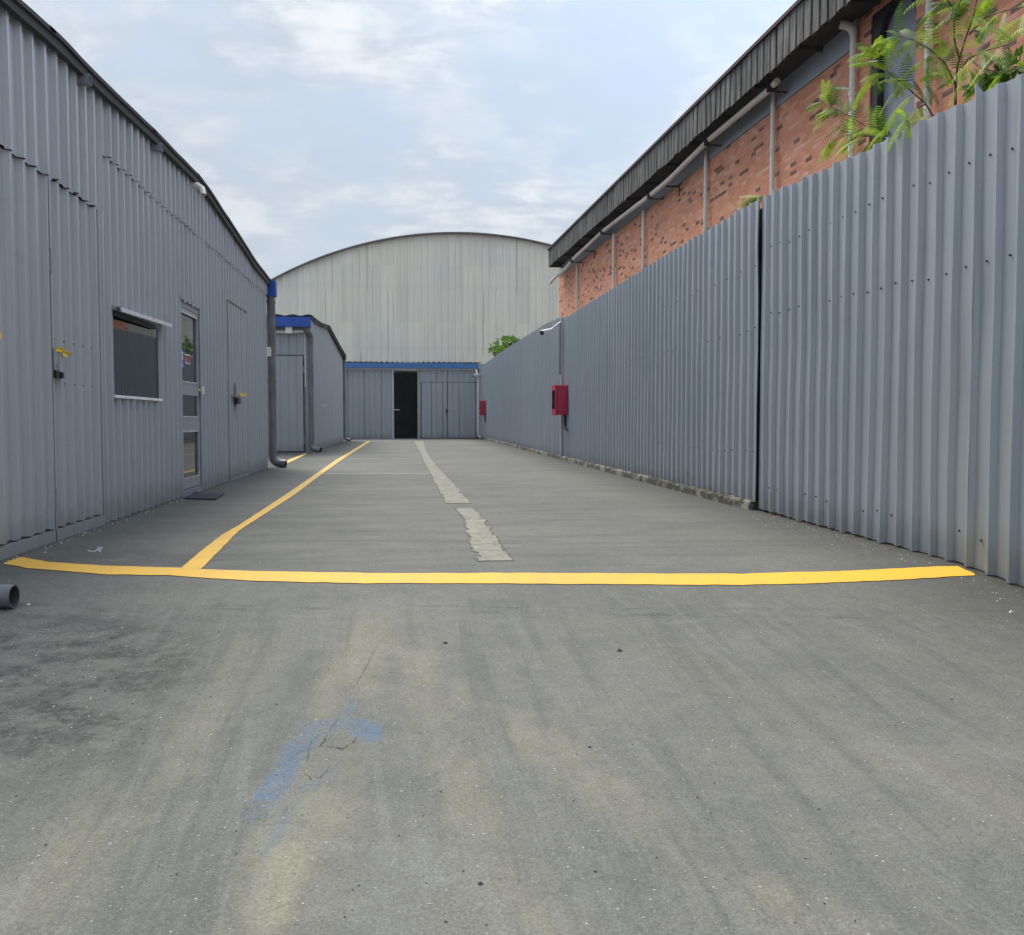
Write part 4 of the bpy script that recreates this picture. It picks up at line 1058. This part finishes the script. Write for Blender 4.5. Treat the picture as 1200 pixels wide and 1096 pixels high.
# red fire cabinets
def cabinet(loc):
    c = thing('fire_hose_cabinet', '', 'fire cabinet', loc)
    x0, x1 = loc[0] - 0.28, loc[0]; y0, y1 = loc[1], loc[1] + 0.62; z0, z1 = loc[2], loc[2] + 0.68
    mb = MB(); mb.box(x0 + 0.03, x1, y0, y1, z0, z1); mb.build('body', M['red'], c, bevel=0.014)
    mb = MB(); mb.box(x0, x0 + 0.027, y0 - 0.012, y1 + 0.012, z0 - 0.012, z1 + 0.012); dr = mb.build('door', M['red'], c, bevel=0.008)
    mb = MB(); mb.box(x0 - 0.004, x0 - 0.0005, y0 + 0.08, y1 - 0.10, z0 + 0.14, z1 - 0.12); mb.build('pane', M['glass'], dr)
    mb = MB(); mb.tube([(x0 - 0.002, y0 + 0.05, z0 + 0.26), (x0 - 0.03, y0 + 0.05, z0 + 0.26), (x0 - 0.03, y0 + 0.05, z0 + 0.38), (x0 - 0.002, y0 + 0.05, z0 + 0.38)], 0.008, 6); mb.build('handle', M['black'], dr)
    for z in (z0 + 0.12, z1 - 0.12):
        mb = MB(); mb.tube([(x0 + 0.01, y1 + 0.018, z - 0.04), (x0 + 0.01, y1 + 0.018, z + 0.04)], 0.008, 6)
        mb.build('hinge', M['black'], dr)
    return c
c1 = cabinet((XR - 0.035, 22.15, 1.055))
c1['label'] = 'red fire hose cabinet on the right fence below the slanted camera arm'; c1['group'] = 'red fire hose cabinets'
mb = MB(); mb.tube([(XR - 0.07, 22.3, 1.06), (XR - 0.07, 22.3, 0.86), (XR - 0.05, 22.3, 0.72)], [0.035, 0.03, 0.012], 10); mb.tube([(XR - 0.06, 22.3, 0.74), (XR - 0.03, 22.15, 0.70)], 0.02, 8)
mb.build('supply_pipe', M['black'], c1)
c2 = copy_tree(c1); c2.location = (XR - 0.055, 46.0, 1.15)
c2['label'] = 'red fire hose cabinet at the far end of the fence beside the white downpipe'
mt = (XR - 0.08, 22.9, 3.25)
tcam = bullet_cam('security_camera', 'white security camera on a slanted arm high on the right fence', (3.24, 22.75, 2.99), (3.04, 22.45, 2.93), (XR - 0.08, 22.92, 3.24))
mb = MB(); mb.tube([(XR - 0.10, 22.9, 3.22), (XR - 0.10, 22.9, 2.0)], 0.012, 6); mb.build('cable', M['black'], tcam)
mb = MB(); mb.tube([(XR - 0.28, 22.83, 3.10), (XR - 0.28, 22.83, 3.19)], 0.01, 6); mb.build('clamp', M['alu'], tcam)

# ============================================================ BRICK BUILDING
BP = Vector((5.183, 34.0, 0)); BD = Vector((-0.0334, 1.0, 0)).normalized()
BN = Vector((-BD.y, BD.x, 0))       # towards the drive
if BN.x > 0: BN = -BN
def B(y, off, z):
    s = (y - 34.0); p = BP + Vector((-0.0334 * s, s, 0)) + BN * off
    return (p.x, p.y, z)
def bbox(mb, y0, y1, o0, o1, z0, z1, m=0):
    b = len(mb.v)
    mb.v += [B(y0, o0, z0), B(y0, o1, z0), B(y1, o1, z0), B(y1, o0, z0), B(y0, o0, z1), B(y0, o1, z1), B(y1, o1, z1), B(y1, o0, z1)]
    for f in ((0,3,2,1),(4,5,6,7),(0,1,5,4),(1,2,6,5),(2,3,7,6),(3,0,4,7)): mb.f.append(tuple(b + i for i in f)); mb.m.append(m)
BB = thing('brick_building', 'tall red brick building with dark ribbed eaves behind the right fence', 'building', (5.2, 34, 0))
WY0, WY1 = 3.0, 34.0
wy0, wy1, wz0, wz1 = 11.22, 12.30, 4.35, 6.12
mb = MB()
bbox(mb, WY0, wy0, -0.25, 0, -0.3, 6.2); bbox(mb, wy1, WY1, -0.25, 0, 0, 6.2)
bbox(mb, wy0, wy1, -0.25, 0, 0, wz0); bbox(mb, wy0, wy1, -0.25, 0, wz1, 6.2)
mb.build('brick_wall', M['brick'], BB)
mb = MB(); bbox(mb, WY1 - 0.25, WY1 - 0.001, -14, -0.25, 0, 6.2); mb.build('end_wall', M['brick'], BB)
# render band under the eaves, between pipes
mb = MB(); bbox(mb, 12.63, 33.9, 0.001, 0.03, 5.87, 6.21); mb.build('render_band', M['band'], BB)
# soffit, fascia, cap, roof
mb = MB(); bbox(mb, WY0, 33.5, -0.2, 0.46, 6.215, 6.24); 
for y in [4 + 1.6 * k for k in range(19)]: bbox(mb, y, y + 0.07, 0.03, 0.45, 6.15, 6.214)
mb.build('soffit', M['soffit'], BB)
mb = MB()
corr(mb, lambda s, d, z: B(s, 0.47 + d, z), WY0, 33.2, lambda y: 6.10, 6.66, pitch=0.235, depth=0.035, frac=(0.14, 0.19, 0.93), jit=0.008, ragged=0.012, wob=0.008, step=0.3)
mb.build('fascia', M['fascia'], BB, weld=True, solid=0.004)
mb = MB(); bbox(mb, WY0, 33.24, 0.40, 0.545, 6.655, 6.71); bbox(mb, 33.2, 33.24, 0.0, 0.50, 6.10, 6.655); mb.build('ridge_cap', M['fascia_cap'], BB)
mb = MB()
mb.quad([B(WY0, 0.45, 6.70), B(33.4, 0.45, 6.70), B(33.4, -7, 8.0), B(WY0, -7, 8.0)]); mb.quad([B(WY0, -7, 8.0), B(33.4, -7, 8.0), B(33.4, -14, 6.7), B(WY0, -14, 6.7)])
mb.build('roof', M['roof_dark'], BB, solid=0.04)
# downpipes on the wall
for y, r, ztop in ((30.6, .032, 5.8), (25.76, .036, 5.85), (22.87, .036, 5.85), (18.44, .038, 6.05), (15.25, .038, 6.1), (12.61, .042, 6.05), (10.80, .045, 6.2), (7.4, .045, 6.2)):
    mb = MB(); mb.tube([B(y, r + 0.035, 0), B(y, r + 0.035, 3), B(y, r + 0.035, ztop)], r, 12)
    if abs(y - 12.61) < .1:
        mb.tube([B(y, 0.08, 6.0), B(y, 0.09, 6.06), B(y + 0.03, 0.15, 6.12), B(y + 0.06, 0.24, 6.14)], 0.055, 12)
    for z in (4.2, 5.2): mb.tube([B(y, r + 0.035, z), B(y, r + 0.035, z + 0.05)], r + 0.008, 12)
    mb.build('downpipe', M['pvc_w'], BB, smooth=True)
# long sloping pipe hung below the soffit
pp = [(34.2, 5.70), (33.3, 5.76), (31.3, 5.78), (30.2, 5.88), (26.1, 5.98), (22.5, 5.92), (21.5, 5.90), (20.1, 5.91), (19.2, 5.96), (17.6, 6.04), (15.0, 6.03), (14.6, 6.06)]
mb = MB(); mb.tube([B(y, 0.28, z) for y, z in pp], 0.05, 12); lp = mb.build('eaves_pipe', M['pvc_w'], BB, smooth=True)
for y, z in ((30.2, 5.88), (26.1, 5.98), (21.5, 5.9), (17.7, 6.03), (14.8, 6.05)):
    mb = MB(); bbox(mb, y, y + 0.03, 0.0, 0.36, z - 0.09, z - 0.065); bbox(mb, y, y + 0.03, 0.34, 0.36, z - 0.066, 6.214)
    mb.tube([B(y - 0.06, 0.28, z), B(y + 0.06, 0.28, z)], 0.058, 12)
    mb.build('bracket', M['soffit'], lp)
for y in (20.3, 28.3):
    mb = MB(); bbox(mb, y, y + 0.02, 0.0, 0.02, 5.62, 5.86); bbox(mb, y, y + 0.03, 0.02, 0.3, 5.80, 5.83); mb.build('bracket', M['soffit'], lp)
# arched window with black frame
mb = MB()
fw = 0.10
def archpts(y0, y1, zb, zs, zt, n=12):
    """outline from bottom-left, up, over a low arch, down to bottom-right, in (y,z)"""
    c = (y0 + y1) / 2; h = (y1 - y0) / 2
    pts = [(y1, zb)]
    for i in range(n + 1):
        a = math.pi * i / n
        pts.append((c + h * math.cos(a), zs + (zt - zs) * math.sin(a)))
    pts.append((y0, zb)); return pts
outer = [(wy1, wz0)] + [(wy1 + (wy0 - wy1) * i / 12, wz1) for i in range(13)] + [(wy0, wz0)]
inner = archpts(wy0 + 0.03, wy1 - 0.16, wz0 + 0.06, 5.62, 6.08)
for (a, b), (c_, d_) in zip(zip(outer, outer[1:]), zip(inner, inner[1:])):
    mb.quad([B(a[0], -0.03, a[1]), B(b[0], -0.03, b[1]), B(d_[0], -0.03, d_[1]), B(c_[0], -0.03, c_[1])])
    mb.quad([B(c_[0], -0.03, c_[1]), B(d_[0], -0.03, d_[1]), B(d_[0], -0.10, d_[1]), B(c_[0], -0.10, c_[1])])
wf = mb.build('window', M['black'], BB, solid=0.01)
mb = MB(); bbox(mb, wy0 + 0.002, wy1 - 0.002, -0.12, -0.105, wz0 + 0.002, wz1 - 0.002); mb.build('pane', M['film'], wf)

# ============================================================ PLANTS
def frond(mb, base, direction, L, droop, npin=9, pl=0.11, leaflet=0.0105, m=None):
    """feathery twice-divided leaf"""
    d = Vector(direction).normalized(); p = Vector(base); side = d.cross(Vector((0, 0, 1)))
    if side.length < 0.1: side = Vector((1, 0, 0))
    side.normalize()
    if m is None: m = random.choice((0, 0, 1, 2))
    pl *= 0.8; npin = int(npin * 1.5); step = L / npin
    prev = p.copy()
    roll = random.uniform(-0.6, 0.6)
    up = side.cross(d).normalized()
    side = (side * math.cos(roll) + up * math.sin(roll)).normalized()
    for i in range(npin):
        d = (d + Vector((0, 0, -droop / npin))).normalized()
        q = prev + d * step
        w = side * 0.0018
        mb.quad([prev - w, prev + w, q + w, q - w], m)
        if i >= 1:
            for sg in (-1, 1):
                l = pl * math.sin(math.pi * (0.25 + 0.7 * i / npin)) * random.uniform(0.85, 1.15)
                pd = (side * sg * 0.85 + d * 0.6 + Vector((0, 0, -0.25 - 0.3 * droop * i / npin))).normalized()
                nv = pd.cross(d).normalized(); 
                lw = d.cross(nv).normalized()
                wv = d * 1.0 - pd * 0.3; wv.normalize()
                ns = 4; c_prev = q; dd = pd.copy(); fm = m
                for k in range(ns):
                    dd = (dd + Vector((0, 0, -0.10))).normalized()
                    c1_ = c_prev + dd * (l / ns)
                    w0 = leaflet * (0.55, 1.0, 0.95, 0.6)[k]; w1 = leaflet * (0.95, 0.9, 0.55, 0.08)[k]
                    mb.quad([c_prev + wv * w0 * .5, c_prev - wv * w0 * .5, c1_ - wv * w1 * .5, c1_ + wv * w1 * .5], fm)
                    c_prev = c1_
        prev = q
def px_at(px, py, X): return on_x(px, py, X)
def branch(mb, pts, r0, r1):
    n = len(pts); mb.tube(pts, [r0 + (r1 - r0) * i / (n - 1) for i in range(n)], 7)
TR = thing('mimosa_tree', 'feathery bright green tree leaning over the right fence in front of the brick wall', 'tree', (4.3, 6.6, gz(0, 6.6)))
wood = MB(); lv = MB()
def path3(ps): return [px_at(a, b, X) for a, b, X in ps]
stems = [
    [(1118, 330, 4.35), (1119, 180, 4.3), (1120, 100, 4.2), (1122, 78, 4.2), (1130, 50, 4.15), (1142, 15, 4.1), (1150, -30, 4.1)],
    [(1119, 180, 4.3), (1085, 122, 4.05), (1060, 100, 3.95), (1044, 88, 3.9), (1032, 72, 3.85), (1026, 60, 3.8)],
    [(1120, 100, 4.2), (1108, 75, 4.1), (1090, 58, 4.0), (1072, 48, 3.95), (1052, 42, 3.9)],
    [(1122, 90, 4.2), (1135, 68, 4.0), (1160, 58, 3.9), (1190, 50, 3.8)],
    [(1124, 70, 4.2), (1118, 45, 4.1), (1118, 20, 4.05), (1128, -5, 4.0), (1120, -30, 4.0)],
    [(1136, 40, 4.15), (1155, 20, 4.0), (1180, 12, 3.95), (1215, 5, 3.9)],
    [(1110, 170, 4.25), (1050, 165, 4.05), (1015, 148, 3.95), (985, 130, 3.9), (965, 122, 3.85)],
    [(1085, 122, 4.05), (1070, 130, 3.8), (1062, 140, 3.6)],
    [(1125, 20, 4.1), (1110, 0, 4.0), (1098, -20, 3.9)],
    [(1050, 165, 4.05), (1020, 160, 3.9), (995, 158, 3.85), (975, 165, 3.85)],
    [(1135, 68, 4.0), (1150, 80, 3.95), (1170, 85, 3.9), (1200, 80, 3.85)],
]
for i, s_ in enumerate(stems):
    P3 = path3(s_)
    branch(wood, P3, 0.013 if i == 0 else 0.007, 0.0025)
    # fronds along the upper part of each branch
    for k in range(1, len(P3)):
        if i == 0 and k < 3: continue
        if i in (6, 9) and k < 1: continue
        a, b = P3[k - 1], P3[k]
        cnt = 6 if k == len(P3) - 1 else 4
        if i == 0: cnt = 3
        for j in range(cnt):
            p = a.lerp(b, random.uniform(0.2, 1.0))
            ax = (b - a).normalized()
            ang = random.uniform(0, 2 * math.pi)
            dv = ax * 0.7 + Vector((0.2 * math.cos(ang), math.sin(ang) * 0.9, 0.35 * math.cos(ang) + 0.1))
            frond(lv, p, dv, random.uniform(0.20, 0.34), random.uniform(0.5, 1.4), npin=random.randint(7, 10), pl=random.uniform(0.07, 0.11))
# individual fronds that reach out to the left and hang over the fence
for (bx, by, X, ex, ey, L, dr) in [
    (1032, 75, 3.85, 1005, 78, 0.34, 0.5), (1030, 85, 3.85, 1000, 110, 0.38, 0.9), (1020, 80, 3.85, 1040, 110, 0.3, 1.0), (965, 122, 3.9, 932, 112, 0.32, 1.2), (985, 130, 3.9, 940, 145, 0.40, 0.9),
    (985, 130, 3.9, 950, 128, 0.34, 0.6), (1000, 140, 3.9, 955, 165, 0.40, 0.9), (1005, 150, 3.9, 965, 178, 0.36, 1.0), (980, 105, 3.9, 1000, 98, 0.3, 0.6), (1062, 138, 3.55, 1066, 158, 0.26, 1.2),
    (1052, 42, 3.9, 1035, 48, 0.3, 0.8), (1060, 95, 3.9, 1040, 120, 0.34, 1.0), (1072, 110, 3.8, 1050, 130, 0.32, 1.0), (1090, 60, 4.0, 1080, 95, 0.34, 1.0), (1015, 148, 3.9, 990, 172, 0.34, 0.9), (1045, 90, 3.9, 1060, 115, 0.3, 1.2),
    (1040, 150, 3.8, 1020, 170, 0.3, 0.9), (1028, 62, 3.8, 1035, 45, 0.26, 0.3), (1085, 100, 3.95, 1110, 125, 0.3, 1.0), (1100, 70, 4.0, 1120, 110, 0.34, 1.1), (1140, 10, 4.1, 1100, 20, 0.36, 0.8), (1130, 5, 4.1, 1092, 5, 0.36, 0.9),
    (1140, 20, 4.0, 1180, 35, 0.36, 0.9), (1150, 60, 3.9, 1195, 75, 0.34, 0.9), (1110, 0, 4.0, 1085, 15, 0.34, 1.0)]:
    a = px_at(bx, by, X); b = px_at(ex, ey, X - 0.1)
    for r in range(2):
        dv = (b - a).normalized() + Vector((random.uniform(-.2, .2), random.uniform(-.25, .25), 0.25))
        frond(lv, a, dv, L * random.uniform(0.8, 1.1), dr, npin=10, pl=random.uniform(0.07, 0.10))
wood.build('trunk', M['bark'], TR, smooth=True); lv.build('crown', [M['leaf'], M['leaf_d'], M['leaf_y']], TR)

def leaf_quad(mb, c, n, u, L, W, m=0):
    v = n.cross(u).normalized()
    mb.quad([c, c + u * L * 0.35 + v * W, c + u * L + n * 0.1 * L, c + u * L * 0.35 - v * W], m)
def bush(name, label, cat, centers, count, L, W, mat, base, stemX=None):
    t_ = thing(name, label, cat, base)
    w = MB(); l_ = MB()
    for c in centers:
        top = Vector(c[:3]); r = c[3]
        w.tube([Vector(base), Vector(base).lerp(top, 0.5) + Vector((0.03, 0.05, 0)), top], [0.02, 0.014, 0.006], 6)
        for _ in range(count):
            v = Vector((random.gauss(0, 1), random.gauss(0, 1), random.gauss(0, 1))).normalized() * r * random.random() ** 0.45
            p = top + Vector((v.x, v.y, v.z * 0.7))
            u = (v.normalized() + Vector((random.uniform(-.7, .7), random.uniform(-.7, .7), random.uniform(-.8, .3)))).normalized()
            nn = u.cross(Vector((random.uniform(-1, 1), random.uniform(-1, 1), 0.2))).normalized()
            leaf_quad(l_, p, nn, u, L * random.uniform(.7, 1.3), W * random.uniform(.7, 1.3))
    w.build('stem', M['bark'], t_, smooth=True); l_.build('foliage', mat, t_)
    return t_
cs = []
for px, py, r in ((1150, 97, .09), (1165, 88, .10), (1180, 80, .10), (1195, 70, .11), (1170, 100, .1), (1188, 90, .1)):
    p = px_at(px, py + 4, 4.0); cs.append((p.x, p.y, p.z, r))
bush('leafy_shrub', 'dark broad-leaved shrub peeping over the fence top at the right edge', 'shrub', cs, 60, 0.07, 0.018, M['leaf2'], (4.2, 6.0, -0.02))
cs = []
for px, py, r in ((581, 407, .27), (588, 404, .30), (597, 402, .26), (584, 412, .22), (602, 400, .18), (590, 411, .22)):
    p = px_at(px, py, 4.05); cs.append((p.x, p.y, p.z, r))
bush('leafy_bush', 'round bright green bush showing above the far fence', 'bush', cs, 38, 0.24, 0.10, M['leaf3'], (4.2, cs[0][1], 0))
TF = thing('fern_plant', 'small feathery sprig over the fence at the dark vertical joint', 'plant', (3.95, 10.2, 0))
l_ = MB(); w = MB(); b = px_at(896, 231, 3.85)
w.tube([(3.95, b.y, 0), (3.9, b.y, 2), b], 0.008, 6)
for k in range(6): frond(l_, b, Vector((-0.25, random.uniform(0.5, 1.2), random.uniform(0.05, 0.35))), random.uniform(0.3, 0.5), 0.5, pl=0.1)
w.build('stem', M['bark'], TF); l_.build('leaves', [M['leaf'], M['leaf_d'], M['leaf_y']], TF)

# ============================================================ HILLS + AIR
mb = MB(); n = 60; rows = []
for j in range(14):
    row = []
    for i in range(n + 1):
        x = -900 + 1500 * i / n; y = 800 + 60 * j
        h = 158 * math.exp(-((x + 330) / 420) ** 2) * math.sin(math.pi * min(1, (j + 0.2) / 12)) * (1 + 0.14 * mn.noise(Vector((x * .01, y * .01, 0)))) + 5 * mn.noise(Vector((x * .06, y * .05, 2)))
        row.append(len(mb.v)); mb.v.append((x, y, max(-1, h)))
    rows.append(row)
for r0, r1 in zip(rows, rows[1:]):
    for i in range(n): mb.f.append((r0[i], r0[i + 1], r1[i + 1], r1[i])); mb.m.append(0)
tag(mb.build('hills', M['hill']), kind='structure')

HAZE = True
if HAZE:
    hm = bpy.data.materials.new('haze air'); hm.use_nodes = True; nt = hm.node_tree; nt.nodes.clear()
    out = nt.nodes.new('ShaderNodeOutputMaterial'); pv = nt.nodes.new('ShaderNodeVolumePrincipled')
    pv.inputs['Color'].default_value = (0.86, 0.92, 1.0, 1); pv.inputs['Density'].default_value = 0.0003; pv.inputs['Density Attribute'].default_value = ''; pv.inputs['Temperature Attribute'].default_value = ''; pv.inputs['Color Attribute'].default_value = ''; hm.cycles.homogeneous_volume = True; pv.inputs['Anisotropy'].default_value = 0.2
    nt.links.new(pv.outputs[0], out.inputs['Volume'])
    mb = MB(); mb.box(-2600, 2600, -2600, 3600, -1.5, 190)
    hz = mb.build('haze', hm); tag(hz, kind='stuff')

# ============================================================ LIGHT
SUN_EL = R_(52); SUN_AZ = R_(-24)       # azimuth measured from +Y towards +X
sd_ = Vector((math.sin(SUN_AZ) * math.cos(SUN_EL), math.cos(SUN_AZ) * math.cos(SUN_EL), math.sin(SUN_EL)))
sl = bpy.data.lights.new('sun', 'SUN'); sl.energy = 1.9; sl.angle = R_(26); sl.color = (1.0, 0.96, 0.9)
so = bpy.data.objects.new('sun', sl); col.objects.link(so); so.rotation_euler = sd_.to_track_quat('Z', 'Y').to_euler(); so.location = (0, 0, 60)
w = bpy.data.worlds.new('World'); sc.world = w; w.use_nodes = True
t = NT(w.node_tree); bg = w.node_tree.nodes['Background']
sky = t.node('ShaderNodeTexSky', sky_type='NISHITA'); sky.sun_disc = False; sky.sun_elevation = SUN_EL; sky.sun_rotation = SUN_AZ
sky.dust_density = 2.5; sky.air_density = 1.2
tc = t.node('ShaderNodeTexCoord').outputs['Generated']
nx, ny, nz = t.sep(tc)
den = t.m('ADD', t.m('MAXIMUM', nz, 0.0), 0.22)
cv = t.comb(t.m('DIVIDE', nx, den), t.m('DIVIDE', ny, den), 0.0)
n1 = t.noise(t.scale(cv, (1.0, 0.8, 1)), 1.5, 7, 0.52, 0.25)
n2 = t.noise(cv, 4.2, 7, 0.58, 0.3)
cloud = t.m('ADD', t.m('MULTIPLY', n1, 0.68), t.m('MULTIPLY', n2, 0.32))
gap = t.ramp(cloud, 0.40, 0.56)
SKYM = 1.0
base = t.mix(1.0, sky.outputs[0], (0.95, 0.98, 1.0), 'MULTIPLY')
base = t.mix(0.7, base, (4.4, 5.4, 6.8))
n3 = t.noise(t.scale(cv, (1.0, 1.6, 1)), 9.0, 6, 0.62, 0.4)
lo = t.mix(t.ramp(t.m('ADD', t.m('MULTIPLY', n2, 0.6), t.m('MULTIPLY', n3, 0.4)), 0.40, 0.62), (4.7, 5.3, 6.05), (6.5, 6.9, 7.35))
hi_ = t.mix(t.ramp(t.m('ADD', t.m('MULTIPLY', cloud, 0.8), t.m('MULTIPLY', n3, 0.2)), 0.50, 0.60), lo, (7.8, 8.0, 8.25))
c = t.mix(t.m('MULTIPLY', gap, 0.92), base, hi_)
hor = t.ramp(nz, 0.22, 0.0)
c = t.mix(t.m('MULTIPLY', hor, 0.35), c, (4.8, 5.7, 6.6))
zen = t.m('MULTIPLY', t.m('POWER', t.m('MAXIMUM', nz, 0.0), 2.0), 0.65)
rear = t.m('MULTIPLY', t.m('MAXIMUM', t.m('MULTIPLY', ny, -1.0), 0.0), 0.06)  # sky behind the camera raised to lift the vaulted front
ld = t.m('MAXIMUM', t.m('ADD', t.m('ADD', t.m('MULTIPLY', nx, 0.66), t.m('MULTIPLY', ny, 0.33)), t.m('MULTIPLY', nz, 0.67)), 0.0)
lobe = t.m('MULTIPLY', t.m('POWER', ld, 4.0), 0.85)  # bright sky patch added ahead-right to light the left wall
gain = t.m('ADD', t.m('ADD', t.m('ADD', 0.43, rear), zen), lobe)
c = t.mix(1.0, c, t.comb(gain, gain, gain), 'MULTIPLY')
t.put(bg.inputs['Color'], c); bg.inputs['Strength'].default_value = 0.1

sc.view_settings.view_transform = 'Standard'; sc.view_settings.look = 'None'; sc.view_settings.exposure = 1.1; sc.view_settings.gamma = 1.0
sc.render.engine = 'CYCLES'
sc.cycles.volume_bounces = 0; sc.cycles.max_bounces = 6; sc.cycles.diffuse_bounces = 3; sc.cycles.glossy_bounces = 3
